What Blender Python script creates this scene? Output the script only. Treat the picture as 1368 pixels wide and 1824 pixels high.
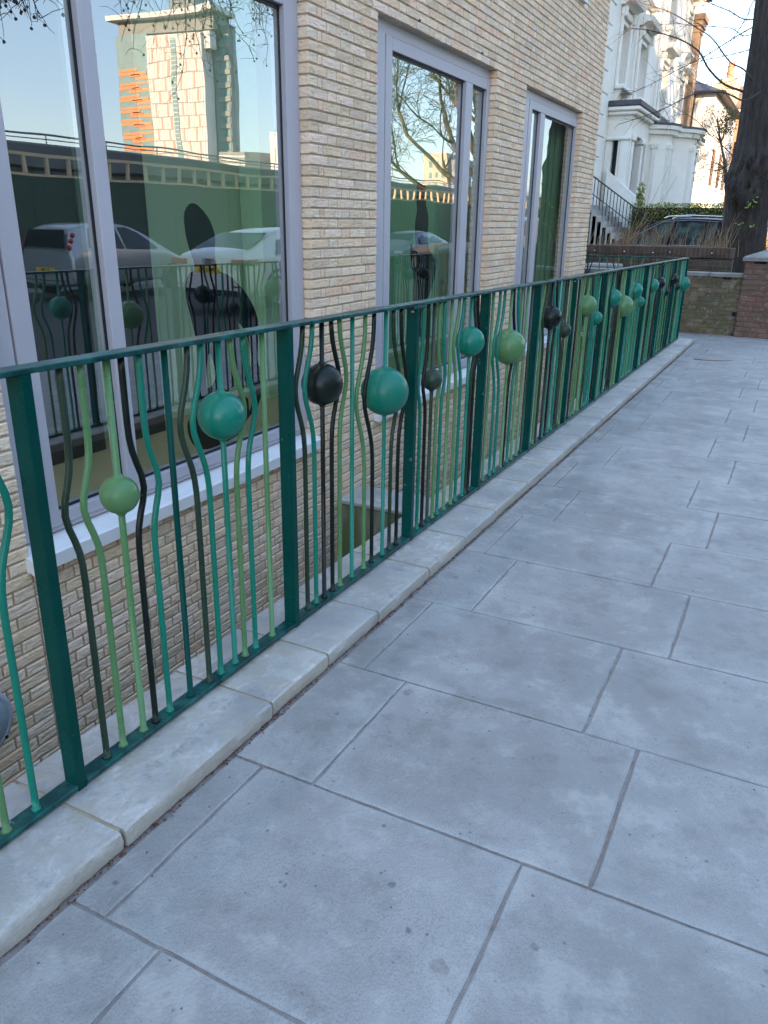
import bpy, math, random
from math import sin, cos, pi, radians
from mathutils import Vector, Matrix, noise
random.seed(7)
SC = bpy.context.scene
COL = SC.collection
for o in list(bpy.data.objects):
    bpy.data.objects.remove(o)

# ------------------------------------------------------------------ camera
YAW, PITCH, ROLL, FPX = 0.473290, 0.356274, 0.0125157, 1390.494
CAM = Vector((1.46712, 0.0, 1.38420))
fwd = Vector((-sin(YAW) * cos(PITCH), cos(YAW) * cos(PITCH), -sin(PITCH)))
rgt = Vector((cos(YAW), sin(YAW), 0))
up = rgt.cross(fwd)
r2 = cos(ROLL) * rgt + sin(ROLL) * up
u2 = -sin(ROLL) * rgt + cos(ROLL) * up
cd = bpy.data.cameras.new("camera")
cam = bpy.data.objects.new("camera", cd)
COL.objects.link(cam)
cam.matrix_world = Matrix(((r2.x, u2.x, -fwd.x, CAM.x), (r2.y, u2.y, -fwd.y, CAM.y), (r2.z, u2.z, -fwd.z, CAM.z), (0, 0, 0, 1)))
cd.sensor_fit = 'VERTICAL'
cd.sensor_height = 24.0
cd.lens = 24.0 * FPX / 1824.0
cd.clip_start = 0.05
cd.clip_end = 2000
SC.camera = cam

# ------------------------------------------------------------------ sky, sun, exposure
SUN_EL, SUN_HEAD = radians(12.5), radians(138.0)      # heading clockwise from +Y
W = bpy.data.worlds.new("World")
SC.world = W
W.use_nodes = True
nt = W.node_tree
nt.nodes.clear()
sky = nt.nodes.new('ShaderNodeTexSky')
sky.sky_type = 'NISHITA'
sky.sun_disc = False
sky.sun_elevation = SUN_EL
sky.sun_rotation = SUN_HEAD
sky.altitude = 50
sky.air_density = 1.0
sky.dust_density = 0.4
sky.ozone_density = 3.0
bg = nt.nodes.new('ShaderNodeBackground')
bg.inputs[1].default_value = 0.15
wo = nt.nodes.new('ShaderNodeOutputWorld')
gam = nt.nodes.new('ShaderNodeGamma')            # evens the sky out, the same in every direction
gam.inputs[1].default_value = 0.45
nt.links.new(sky.outputs[0], gam.inputs[0])
hsv = nt.nodes.new('ShaderNodeHueSaturation')
hsv.inputs['Saturation'].default_value = 1.28
hsv.inputs['Hue'].default_value = 0.508
nt.links.new(gam.outputs[0], hsv.inputs['Color'])
nt.links.new(hsv.outputs[0], bg.inputs[0])
nt.links.new(bg.outputs[0], wo.inputs[0])
SD = Vector((sin(SUN_HEAD) * cos(SUN_EL), cos(SUN_HEAD) * cos(SUN_EL), sin(SUN_EL)))
sl = bpy.data.lights.new("sun", 'SUN')
sl.energy = 2.0
sl.angle = radians(0.5)
sl.color = (1.0, 0.70, 0.42)
so = bpy.data.objects.new("sun", sl)
COL.objects.link(so)
so.rotation_euler = (-SD).to_track_quat('-Z', 'Y').to_euler()
SC.view_settings.view_transform = 'Standard'
SC.view_settings.look = 'None'
SC.view_settings.gamma = 1
SC.view_settings.use_curve_mapping = False
SC.view_settings.exposure = 3.32
SC.render.engine = 'CYCLES'
SC.cycles.use_denoising = True
SC.cycles.max_bounces = 8
SC.cycles.transparent_max_bounces = 12
SC.cycles.glossy_bounces = 4
SC.cycles.caustics_reflective = False
SC.cycles.caustics_refractive = False

# ------------------------------------------------------------------ helpers
TILT = -0.0104424            # the pavement and the railing fall slightly along the street
def rp(x, s, h):             # railing coordinates -> world
    return (x, s * cos(TILT) - h * sin(TILT), s * sin(TILT) + h * cos(TILT))
def gz(y):                   # ground height
    return -0.055 + math.tan(TILT) * min(max(y, -60), 30)

def mk(name, base, base2=None, scale=4.0, rough=0.6, bump=0.0, bscale=40.0, tone=False, metallic=0.0,
       stretch=(1, 1, 1), coord='pos', rough2=None, detail=5, extra=None, spec=0.5, coat=0.0, contrast=(0.35, 0.65)):
    m = bpy.data.materials.new(name)
    m.use_nodes = True
    n = m.node_tree
    N, L = n.nodes, n.links
    b = N['Principled BSDF']
    b.inputs['Roughness'].default_value = rough
    b.inputs['Metallic'].default_value = metallic
    b.inputs['Specular IOR Level'].default_value = spec
    b.inputs['Coat Weight'].default_value = coat
    if coord == 'pos':
        g = N.new('ShaderNodeNewGeometry').outputs['Position']
    else:
        g = N.new('ShaderNodeTexCoord').outputs['Object']
    mp = N.new('ShaderNodeMapping')
    mp.inputs['Scale'].default_value = stretch
    L.new(g, mp.inputs[0])
    V = mp.outputs[0]
    col = None
    if base2 is not None:
        t = N.new('ShaderNodeTexNoise')
        t.inputs['Scale'].default_value = scale
        t.inputs['Detail'].default_value = detail
        t.inputs['Roughness'].default_value = 0.62
        L.new(V, t.inputs[0])
        r = N.new('ShaderNodeMapRange')
        r.inputs[1].default_value, r.inputs[2].default_value = contrast
        L.new(t.outputs[0], r.inputs[0])
        mx = N.new('ShaderNodeMix')
        mx.data_type = 'RGBA'
        mx.inputs[6].default_value = (*base, 1)
        mx.inputs[7].default_value = (*base2, 1)
        L.new(r.outputs[0], mx.inputs[0])
        col = mx.outputs[2]
        if rough2 is not None:
            rr = N.new('ShaderNodeMapRange')
            rr.inputs[3].default_value, rr.inputs[4].default_value = rough, rough2
            L.new(r.outputs[0], rr.inputs[0])
            L.new(rr.outputs[0], b.inputs['Roughness'])
    else:
        c = N.new('ShaderNodeRGB')
        c.outputs[0].default_value = (*base, 1)
        col = c.outputs[0]
    if tone:
        a = N.new('ShaderNodeAttribute')
        a.attribute_name = 'tone'
        mm = N.new('ShaderNodeMix')
        mm.data_type = 'RGBA'
        mm.blend_type = 'MULTIPLY'
        mm.inputs[0].default_value = 1
        L.new(col, mm.inputs[6])
        L.new(a.outputs[0], mm.inputs[7])
        col = mm.outputs[2]
    if extra:
        col = extra(N, L, V, col, b)
    L.new(col, b.inputs['Base Color'])
    if bump:
        t2 = N.new('ShaderNodeTexNoise')
        t2.inputs['Scale'].default_value = bscale
        t2.inputs['Detail'].default_value = 6
        L.new(V, t2.inputs[0])
        bp_ = N.new('ShaderNodeBump')
        bp_.inputs['Strength'].default_value = bump
        bp_.inputs['Distance'].default_value = 0.01
        L.new(t2.outputs[0], bp_.inputs['Height'])
        L.new(bp_.outputs[0], b.inputs['Normal'])
    return m

def mixc(N, L, fac, a, c, blend='MIX'):
    mx = N.new('ShaderNodeMix')
    mx.data_type = 'RGBA'
    mx.blend_type = blend
    if hasattr(fac, 'links'):
        L.new(fac, mx.inputs[0])
    else:
        mx.inputs[0].default_value = fac
    L.new(a, mx.inputs[6])
    if hasattr(c, 'links'):
        L.new(c, mx.inputs[7])
    else:
        mx.inputs[7].default_value = (*c, 1)
    return mx.outputs[2]

def rng(N, L, v, a, b, c=0.0, d=1.0):
    r = N.new('ShaderNodeMapRange')
    r.inputs[1].default_value, r.inputs[2].default_value = a, b
    r.inputs[3].default_value, r.inputs[4].default_value = c, d
    L.new(v, r.inputs[0])
    return r.outputs[0]

class MB:
    def __init__(s):
        s.v, s.f, s.t, s.mi = [], [], [], []
        s.cm = 0
    def add(s, vs, fs, tone=None):
        o = len(s.v)
        s.v += [tuple(p) for p in vs]
        s.f += [tuple(i + o for i in f) for f in fs]
        s.mi += [s.cm] * len(fs)
        s.t += [tone or (1, 1, 1)] * len(fs)
        return s
    def box(s, x0, x1, y0, y1, z0, z1, tone=None):
        v = [(x, y, z) for x in (x0, x1) for y in (y0, y1) for z in (z0, z1)]
        return s.add(v, [(0, 1, 3, 2), (4, 6, 7, 5), (0, 4, 5, 1), (2, 3, 7, 6), (0, 2, 6, 4), (1, 5, 7, 3)], tone)
    def bbox(s, x0, x1, y0, y1, z0, z1, b=0.004, tone=None):   # box with chamfered edges
        def P(x, y, z): return (x, y, z)
        X, Y, Z = (x0, x1), (y0, y1), (z0, z1)
        v, idx = [], {}
        for i in (0, 1):
            for j in (0, 1):
                for k in (0, 1):
                    sx, sy, sz = (b if i == 0 else -b), (b if j == 0 else -b), (b if k == 0 else -b)
                    idx[(i, j, k, 0)] = len(v); v.append((X[i], Y[j] + sy, Z[k] + sz))
                    idx[(i, j, k, 1)] = len(v); v.append((X[i] + sx, Y[j], Z[k] + sz))
                    idx[(i, j, k, 2)] = len(v); v.append((X[i] + sx, Y[j] + sy, Z[k]))
        f = []
        I = idx
        for i in (0, 1):
            q = [I[(i, 0, 0, 0)], I[(i, 1, 0, 0)], I[(i, 1, 1, 0)], I[(i, 0, 1, 0)]]
            f.append(q if i else q[::-1])
            q = [I[(0, i, 0, 1)], I[(1, i, 0, 1)], I[(1, i, 1, 1)], I[(0, i, 1, 1)]]
            f.append(q[::-1] if i else q)
            q = [I[(0, 0, i, 2)], I[(1, 0, i, 2)], I[(1, 1, i, 2)], I[(0, 1, i, 2)]]
            f.append(q if i else q[::-1])
        for j in (0, 1):
            for k in (0, 1):
                f.append([I[(0, j, k, 1)], I[(1, j, k, 1)], I[(1, j, k, 2)], I[(0, j, k, 2)]])
                f.append([I[(j, 0, k, 0)], I[(j, 1, k, 0)], I[(j, 1, k, 2)], I[(j, 0, k, 2)]])
                f.append([I[(j, k, 0, 0)], I[(j, k, 1, 0)], I[(j, k, 1, 1)], I[(j, k, 0, 1)]])
                for i in (0, 1):
                    pass
        for i in (0, 1):
            for j in (0, 1):
                for k in (0, 1):
                    f.append([I[(i, j, k, 0)], I[(i, j, k, 1)], I[(i, j, k, 2)]])
        return s.add(v, f, tone)
    def quad(s, a, b, c, d, tone=None):
        return s.add([a, b, c, d], [(0, 1, 2, 3)], tone)
    def prism(s, pts, axis, a, b, tone=None):   # closed outline pts (2D) extruded along axis between a and b
        n = len(pts)
        def P(p, t):
            if axis == 'x': return (t, p[0], p[1])
            if axis == 'y': return (p[0], t, p[1])
            return (p[0], p[1], t)
        v = [P(p, a) for p in pts] + [P(p, b) for p in pts]
        f = [(i, (i + 1) % n, n + (i + 1) % n, n + i) for i in range(n)] + [tuple(range(n))[::-1], tuple(range(n, 2 * n))]
        return s.add(v, f, tone)
    def tube(s, path, rad, seg=8, tone=None, caps=True):
        path = [Vector(p) for p in path]
        n = len(path)
        if not hasattr(rad, '__len__'): rad = [rad] * n
        vs = []
        ref = None
        for i, p in enumerate(path):
            d = (path[min(i + 1, n - 1)] - path[max(i - 1, 0)]).normalized()
            if ref is None:
                ref = d.orthogonal().normalized()
            a = (ref - d * ref.dot(d))
            a = a.normalized() if a.length > 1e-6 else d.orthogonal().normalized()
            ref = a
            b = d.cross(a)
            for k in range(seg):
                t = 2 * pi * k / seg
                vs.append(p + (a * cos(t) + b * sin(t)) * rad[i])
        f = []
        for i in range(n - 1):
            for k in range(seg):
                k2 = (k + 1) % seg
                f.append((i * seg + k, i * seg + k2, (i + 1) * seg + k2, (i + 1) * seg + k))
        if caps:
            f.append(tuple(range(seg))[::-1])
            f.append(tuple((n - 1) * seg + k for k in range(seg)))
        return s.add(vs, f, tone)
    def lathe(s, prof, c, axis='z', seg=24, tone=None):   # prof: (radius, height)
        vs, f = [], []
        for (r, h) in prof:
            for k in range(seg):
                t = 2 * pi * k / seg
                x, y = r * cos(t), r * sin(t)
                p = {'z': (x, y, h), 'y': (x, h, y), 'x': (h, x, y)}[axis]
                vs.append((c[0] + p[0], c[1] + p[1], c[2] + p[2]))
        for i in range(len(prof) - 1):
            for k in range(seg):
                k2 = (k + 1) % seg
                f.append((i * seg + k, i * seg + k2, (i + 1) * seg + k2, (i + 1) * seg + k))
        return s.add(vs, f, tone)
    def sphere(s, c, r, seg=32, rings=18, tone=None):
        return s.lathe([(max(r * sin(pi * i / rings), 1e-5), -r * cos(pi * i / rings)) for i in range(rings + 1)], c, 'z', seg, tone)
    def build(s, name, mats, parent=None, smooth=False, **props):
        me = bpy.data.meshes.new(name)
        me.from_pydata(s.v, [], s.f)
        if not isinstance(mats, (list, tuple)): mats = [mats]
        for m in mats: me.materials.append(m)
        if len(mats) > 1: me.polygons.foreach_set('material_index', s.mi)
        if smooth: me.polygons.foreach_set('use_smooth', [True] * len(s.f))
        if any(t != (1, 1, 1) for t in s.t):
            ca = me.color_attributes.new('tone', 'FLOAT_COLOR', 'CORNER')
            buf = []
            for f, t in zip(s.f, s.t): buf += [t[0], t[1], t[2], 1.0] * len(f)
            ca.data.foreach_set('color', buf)
        me.update()
        return link(name, me, parent, **props)

def link(name, data, parent=None, loc=None, **props):
    o = bpy.data.objects.new(name, data)
    COL.objects.link(o)
    if parent is not None: o.parent = parent
    if loc is not None: o.location = loc
    for k, v in props.items(): o[k] = v
    return o
def thing(name, label, cat, loc=(0, 0, 0), group=None):
    o = link(name, None)
    o.location = loc
    o['label'] = label
    o['category'] = cat
    if group: o['group'] = group
    return o
def smooth_by_angle(o, ang=35):
    me = o.data
    me.polygons.foreach_set('use_smooth', [True] * len(me.polygons))
    try:
        me.set_sharp_from_angle(angle=radians(ang))
    except Exception:
        pass

# ------------------------------------------------------------------ materials
def slab_extra(N, L, V, col, b):
    tc = N.new('ShaderNodeTexCoord')
    sx = N.new('ShaderNodeSeparateXYZ')
    L.new(tc.outputs['Generated'], sx.inputs[0])
    def edge(o):
        a = N.new('ShaderNodeMath'); a.operation = 'SUBTRACT'; a.inputs[1].default_value = 0.5; L.new(o, a.inputs[0])
        c = N.new('ShaderNodeMath'); c.operation = 'ABSOLUTE'; L.new(a.outputs[0], c.inputs[0])
        return c.outputs[0]
    mxx = N.new('ShaderNodeMath'); mxx.operation = 'MAXIMUM'
    L.new(edge(sx.outputs[0]), mxx.inputs[0]); L.new(edge(sx.outputs[1]), mxx.inputs[1])
    t = N.new('ShaderNodeTexNoise'); t.inputs['Scale'].default_value = 9; t.inputs['Detail'].default_value = 4
    L.new(V, t.inputs[0])
    ad = N.new('ShaderNodeMath'); ad.operation = 'MULTIPLY_ADD'; ad.inputs[1].default_value = 0.12
    L.new(t.outputs[0], ad.inputs[0]); L.new(mxx.outputs[0], ad.inputs[2])
    col = mixc(N, L, rng(N, L, ad.outputs[0], 0.49, 0.57, 0, 0.42), col, (0.50, 0.51, 0.50))
    oi = N.new('ShaderNodeObjectInfo')
    col = mixc(N, L, rng(N, L, oi.outputs['Random'], 0, 1, 0, 0.42), col, (0.27, 0.275, 0.28))
    # fine speckle
    sp = N.new('ShaderNodeTexNoise'); sp.inputs['Scale'].default_value = 260; sp.inputs['Detail'].default_value = 2
    L.new(V, sp.inputs[0])
    col = mixc(N, L, rng(N, L, sp.outputs[0], 0.50, 0.66, 0, 0.45), col, (0.15, 0.155, 0.16))
    # chewing gum and drips
    for sc, th, dens, c, st in ((2.3, 0.036, 0.9, (0.17, 0.145, 0.125), .6), (4.3, 0.028, 0.75, (0.15, 0.13, 0.115), .6), (11, 0.013, 0.5, (0.10, 0.095, 0.09), .75), (33, .006, .5, (0.07, 0.07, 0.07), .9)):
        vo = N.new('ShaderNodeTexVoronoi'); vo.inputs['Scale'].default_value = sc
        nz = N.new('ShaderNodeTexNoise'); nz.inputs['Scale'].default_value = sc * 7
        L.new(V, nz.inputs[0])
        vm = N.new('ShaderNodeVectorMath'); vm.operation = 'MULTIPLY_ADD'
        vm.inputs[1].default_value = (0.35 / sc * .30,) * 3
        L.new(nz.outputs['Color'], vm.inputs[0]); L.new(V, vm.inputs[2])
        L.new(vm.outputs[0], vo.inputs[0])
        sc3 = N.new('ShaderNodeSeparateColor'); L.new(vo.outputs['Color'], sc3.inputs[0])
        size = N.new('ShaderNodeMath'); size.operation = 'MULTIPLY'; size.inputs[1].default_value = th * sc
        L.new(sc3.outputs[1], size.inputs[0])
        ls = N.new('ShaderNodeMath'); ls.operation = 'SUBTRACT'
        L.new(size.outputs[0], ls.inputs[0]); L.new(vo.outputs['Distance'], ls.inputs[1])
        m1 = rng(N, L, ls.outputs[0], 0, 0.004 * sc, 0, st)
        k = N.new('ShaderNodeMath'); k.operation = 'LESS_THAN'; k.inputs[1].default_value = dens
        L.new(sc3.outputs[0], k.inputs[0])
        mu = N.new('ShaderNodeMath'); mu.operation = 'MULTIPLY'
        L.new(m1, mu.inputs[0]); L.new(k.outputs[0], mu.inputs[1])
        col = mixc(N, L, mu.outputs[0], col, c)
    # large weathering clouds
    big = N.new('ShaderNodeTexNoise'); big.inputs['Scale'].default_value = 1.3; big.inputs['Detail'].default_value = 3
    L.new(V, big.inputs[0])
    col = mixc(N, L, rng(N, L, big.outputs[0], 0.45, 0.62, 0, 0.60), col, (0.22, 0.215, 0.205))
    med = N.new('ShaderNodeTexNoise'); med.inputs['Scale'].default_value = 5.5; med.inputs['Detail'].default_value = 7; med.inputs['Roughness'].default_value = .7
    L.new(V, med.inputs[0])
    col = mixc(N, L, rng(N, L, med.outputs[0], 0.52, 0.64, 0, 0.50), col, (0.47, 0.455, 0.43))
    col = mixc(N, L, rng(N, L, med.outputs[0], 0.47, 0.35, 0, 0.55), col, (0.19, 0.18, 0.165))
    # pimpled wet-cast surface
    pv = N.new('ShaderNodeTexVoronoi'); pv.inputs['Scale'].default_value = 115
    L.new(V, pv.inputs[0])
    bp_ = N.new('ShaderNodeBump'); bp_.inputs['Strength'].default_value = 0.6; bp_.inputs['Distance'].default_value = 0.002
    L.new(pv.outputs['Distance'], bp_.inputs['Height'])
    L.new(bp_.outputs[0], b.inputs['Normal'])
    return col

def stone_extra(N, L, V, col, b):
    w = N.new('ShaderNodeTexNoise'); w.inputs['Scale'].default_value = 6; w.inputs['Detail'].default_value = 9
    w.inputs['Roughness'].default_value = .7; w.inputs['Distortion'].default_value = 1.6
    mp = N.new('ShaderNodeMapping'); mp.inputs['Scale'].default_value = (2.6, 1.3, 3); mp.inputs['Rotation'].default_value = (0, 0, .5)
    L.new(V, mp.inputs[0]); L.new(mp.outputs[0], w.inputs[0])
    col = mixc(N, L, rng(N, L, w.outputs[0], 0.51, 0.60, 0, 0.60), col, (0.70, 0.685, 0.66))
    w2 = N.new('ShaderNodeTexNoise'); w2.inputs['Scale'].default_value = 3.5; w2.inputs['Detail'].default_value = 6
    L.new(V, w2.inputs[0])
    col = mixc(N, L, rng(N, L, w2.outputs[0], 0.46, 0.62, 0, 0.80), col, (0.30, 0.30, 0.305))
    w3 = N.new('ShaderNodeTexNoise'); w3.inputs['Scale'].default_value = 11; w3.inputs['Detail'].default_value = 7; w3.inputs['Roughness'].default_value = .72
    L.new(V, w3.inputs[0])
    col = mixc(N, L, rng(N, L, w3.outputs[0], 0.48, 0.60, 0, 0.65), col, (0.42, 0.37, 0.30))
    col = mixc(N, L, rng(N, L, w3.outputs[0], 0.45, 0.34, 0, 0.75), col, (0.27, 0.26, 0.25))
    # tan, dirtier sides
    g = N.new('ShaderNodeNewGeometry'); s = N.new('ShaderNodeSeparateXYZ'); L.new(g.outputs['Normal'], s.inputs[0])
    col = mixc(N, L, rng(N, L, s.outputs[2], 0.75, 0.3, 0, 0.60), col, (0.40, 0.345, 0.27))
    # darker brown band along the foot of the railing, broken by noise
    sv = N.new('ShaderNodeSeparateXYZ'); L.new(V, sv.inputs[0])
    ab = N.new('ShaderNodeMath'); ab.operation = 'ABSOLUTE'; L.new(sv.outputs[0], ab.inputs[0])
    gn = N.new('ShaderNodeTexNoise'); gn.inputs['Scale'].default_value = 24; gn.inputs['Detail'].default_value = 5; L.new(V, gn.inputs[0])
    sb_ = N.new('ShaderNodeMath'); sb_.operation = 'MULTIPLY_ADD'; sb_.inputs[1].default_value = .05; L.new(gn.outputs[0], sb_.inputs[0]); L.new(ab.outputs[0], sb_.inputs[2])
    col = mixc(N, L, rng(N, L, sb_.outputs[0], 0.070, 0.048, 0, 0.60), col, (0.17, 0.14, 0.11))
    oi = N.new('ShaderNodeObjectInfo')
    col = mixc(N, L, rng(N, L, oi.outputs['Random'], 0, 1, 0, 0.45), col, (0.36, 0.36, 0.36))
    return col

def paint_extra(chip=0.5, dust=0.10):
    def f(N, L, V, col, b):
        t = N.new('ShaderNodeTexNoise'); t.inputs['Scale'].default_value = 34; t.inputs['Detail'].default_value = 5
        L.new(V, t.inputs[0])
        col = mixc(N, L, rng(N, L, t.outputs[0], 0.70, 0.74, 0, chip), col, (0.20, 0.30, 0.28))
        t2 = N.new('ShaderNodeTexNoise'); t2.inputs['Scale'].default_value = 7; t2.inputs['Detail'].default_value = 6
        L.new(V, t2.inputs[0])
        col = mixc(N, L, rng(N, L, t2.outputs[0], 0.42, 0.68, 0, dust), col, (0.30, 0.33, 0.31))
        L.new(rng(N, L, t2.outputs[0], 0.35, 0.7, 0.24, 0.42), b.inputs['Roughness'])
        return col
    return f

def crease(N, L, V, col, b):
    # folded creases of the hand-thrown clay: thin dark wandering lines, different on every brick
    g = N.new('ShaderNodeNewGeometry')
    mp = N.new('ShaderNodeMapping'); mp.inputs['Scale'].default_value = (6, 9, 30); L.new(g.outputs['Position'], mp.inputs[0])
    t = N.new('ShaderNodeTexNoise'); t.inputs['Scale'].default_value = 1.0; t.inputs['Detail'].default_value = 3; t.inputs['Distortion'].default_value = 1.2
    L.new(mp.outputs[0], t.inputs[0])
    a = N.new('ShaderNodeMath'); a.operation = 'SUBTRACT'; a.inputs[1].default_value = .5; L.new(t.outputs[0], a.inputs[0])
    c = N.new('ShaderNodeMath'); c.operation = 'ABSOLUTE'; L.new(a.outputs[0], c.inputs[0])
    m1 = rng(N, L, c.outputs[0], .0, .022, 1, 0)
    t2 = N.new('ShaderNodeTexNoise'); t2.inputs['Scale'].default_value = 7; t2.inputs['Detail'].default_value = 2; L.new(g.outputs['Position'], t2.inputs[0])
    m2 = rng(N, L, t2.outputs[0], .48, .60, 0, .55)
    mu = N.new('ShaderNodeMath'); mu.operation = 'MULTIPLY'; L.new(m1, mu.inputs[0]); L.new(m2, mu.inputs[1])
    col = mixc(N, L, mu.outputs[0], col, (0.30, 0.23, 0.17))
    t3 = N.new('ShaderNodeTexNoise'); t3.inputs['Scale'].default_value = 55; t3.inputs['Detail'].default_value = 3; L.new(g.outputs['Position'], t3.inputs[0])
    col = mixc(N, L, rng(N, L, t3.outputs[0], .56, .72, 0, .35), col, (0.42, 0.33, 0.25))
    return col

M = {}
M['slab'] = mk('paving concrete', (0.31, 0.292, 0.28), (0.385, 0.365, 0.35), scale=3.5, rough=0.56, spec=.6, extra=slab_extra)
M['joint'] = mk('paving mortar', (0.22, 0.185, 0.175), (0.32, 0.28, 0.26), scale=22, rough=0.95, bump=.6, bscale=120)
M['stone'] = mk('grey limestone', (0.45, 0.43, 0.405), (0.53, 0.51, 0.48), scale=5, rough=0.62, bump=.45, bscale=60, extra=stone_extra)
M['stone_joint'] = mk('coping mortar', (0.40, 0.33, 0.23), (0.50, 0.43, 0.32), scale=18, rough=0.95, bump=.5, bscale=90)
M['brick'] = mk('buff slim brick', (0.89, 0.70, 0.525), (0.82, 0.64, 0.475), scale=16, rough=0.88, bump=1.0, bscale=40, tone=True, extra=lambda *a: crease(*a), stretch=(1, .55, 1.7))
M['mortar'] = mk('brown brick mortar', (0.46, 0.36, 0.26), (0.54, 0.43, 0.32), scale=12, rough=0.95, bump=.5, bscale=110)
M['frame'] = mk('grey aluminium frame', (0.46, 0.44, 0.49), (0.50, 0.48, 0.53), scale=3, rough=0.38, rough2=.5, spec=.5)
M['gasket'] = mk('black gasket', (0.012, 0.012, 0.02), rough=0.5)
M['sill'] = mk('pale precast sill', (0.74, 0.73, 0.74), (0.80, 0.79, 0.79), scale=7, rough=0.65, bump=.12, bscale=80)
P_DEEP = mk('deep green paint', (0.0006, 0.048, 0.040), (0.001, 0.058, 0.049), scale=5, rough=0.36, extra=paint_extra(.4, .008), spec=.10)
P_DEEPW = mk('weathered deep green paint', (0.002, 0.045, 0.045), (0.004, 0.13, 0.115), scale=14, rough=0.40, spec=.25, extra=paint_extra(.6, .06), contrast=(.45, .7))
PC = {'T': mk('teal paint', (0.0015, 0.165, 0.112), (0.002, 0.19, 0.13), scale=5, extra=paint_extra(.3, .015), spec=.42),
      'G': mk('light green paint', (0.088, 0.205, 0.080), (0.10, 0.23, 0.092), scale=5, extra=paint_extra(.3, .02), spec=.42),
      'K': mk('green black paint', (0.003, 0.008, 0.007), (0.004, 0.010, 0.008), scale=5, extra=paint_extra(.35, .01), spec=.3),
      'O': mk('dark olive green paint', (0.014, 0.036, 0.020), (0.018, 0.042, 0.024), scale=5, extra=paint_extra(.35, .03), spec=.35),
      'D': P_DEEP}
CN = {'T': 'teal', 'G': 'light green', 'K': 'green black', 'O': 'dark olive green', 'D': 'deep green'}

def glass_mat(name, base=0.26, tint=(0.94, 0.97, 0.96), wav=0.0008):
    m = bpy.data.materials.new(name)
    m.use_nodes = True
    N, L = m.node_tree.nodes, m.node_tree.links
    N.clear()
    out = N.new('ShaderNodeOutputMaterial')
    tr = N.new('ShaderNodeBsdfTransparent'); tr.inputs[0].default_value = (*tint, 1)
    gl = N.new('ShaderNodeBsdfGlossy'); gl.inputs['Roughness'].default_value = 0.0
    gl.inputs[0].default_value = (0.95, 0.97, 1, 1)
    lw = N.new('ShaderNodeFresnel'); lw.inputs[0].default_value = 1.5
    ma = N.new('ShaderNodeMath'); ma.operation = 'MULTIPLY_ADD'; ma.inputs[1].default_value = 1.0; ma.inputs[2].default_value = base
    L.new(lw.outputs[0], ma.inputs[0])
    cl = N.new('ShaderNodeClamp'); L.new(ma.outputs[0], cl.inputs[0])
    mx = N.new('ShaderNodeMixShader')
    bf = N.new('ShaderNodeNewGeometry')          # only the outer face of each pane mirrors; leaving the pane is clear
    iv = N.new('ShaderNodeMath'); iv.operation = 'SUBTRACT'; iv.inputs[0].default_value = 1.0; L.new(bf.outputs['Backfacing'], iv.inputs[1])
    fm = N.new('ShaderNodeMath'); fm.operation = 'MULTIPLY'; L.new(cl.outputs[0], fm.inputs[0]); L.new(iv.outputs[0], fm.inputs[1])
    L.new(fm.outputs[0], mx.inputs[0]); L.new(tr.outputs[0], mx.inputs[1]); L.new(gl.outputs[0], mx.inputs[2])
    if wav:
        g = N.new('ShaderNodeNewGeometry')
        mp = N.new('ShaderNodeMapping'); mp.inputs['Scale'].default_value = (1, .5, 1); L.new(g.outputs['Position'], mp.inputs[0])
        t = N.new('ShaderNodeTexNoise'); t.inputs['Scale'].default_value = 3.0; t.inputs['Detail'].default_value = 1
        L.new(mp.outputs[0], t.inputs[0])
        bp_ = N.new('ShaderNodeBump'); bp_.inputs['Strength'].default_value = 1; bp_.inputs['Distance'].default_value = wav
        L.new(t.outputs[0], bp_.inputs['Height']); L.new(bp_.outputs[0], gl.inputs['Normal'])
    L.new(mx.outputs[0], out.inputs[0])
    return m
M['glass'] = glass_mat('coated window glass', 0.24)
M['glass2'] = glass_mat('slightly wavy window glass', 0.25, wav=0.0011)
M['glass3'] = glass_mat('far window glass', 0.10, wav=0.0015)
M['carglass'] = mk('dark car glass', (0.010, 0.013, 0.014), rough=0.06, spec=0.4)

# ------------------------------------------------------------------ ground, road, pavement
def strip(name, x0, x1, dz, mat, y0=-60, y1=400, kind='structure', parent=None):
    ys = [y for y in (y0, -60, -20, 0, 13, 30, 60, 400) if y0 <= y <= y1]
    ys = sorted(set(ys + [y0, y1]))
    m = MB()
    for a, b in zip(ys[:-1], ys[1:]):
        m.quad((x0, a, gz(a) + dz), (x1, a, gz(a) + dz), (x1, b, gz(b) + dz), (x0, b, gz(b) + dz))
    return m.build(name, mat, parent, kind=kind)
M['earth'] = mk('garden soil', (0.10, 0.075, 0.05), (0.16, 0.13, 0.09), scale=3, rough=0.95, bump=.5)
M['asphalt'] = mk('asphalt', (0.062, 0.056, 0.052), (0.085, 0.075, 0.068), scale=14, rough=0.9, bump=.7, bscale=160)
gm = MB()
gm.quad((-400, 13.6, gz(13.6) - 0.16), (600, 13.6, gz(13.6) - 0.16), (600, 600, gz(600) - 0.16), (-400, 600, gz(600) - 0.16))
gm.quad((2.3, -200, gz(-60) - 0.16), (600, -200, gz(-60) - 0.16), (600, 13.6, gz(13.6) - 0.16), (2.3, 13.6, gz(13.6) - 0.16))
gm.quad((-400, -200, -1.75), (2.3, -200, -1.75), (2.3, 13.6, -1.75), (-400, 13.6, -1.75))
gm.quad((-400, 13.6, -1.75), (2.3, 13.6, -1.75), (2.3, 13.6, gz(13.6) - .16), (-400, 13.6, gz(13.6) - .16))
gm.quad((2.3, -200, -1.75), (2.3, 13.6, -1.75), (2.3, 13.6, -.2), (2.3, -200, .4))
gm.build('ground', M['earth'], kind='structure')
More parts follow.
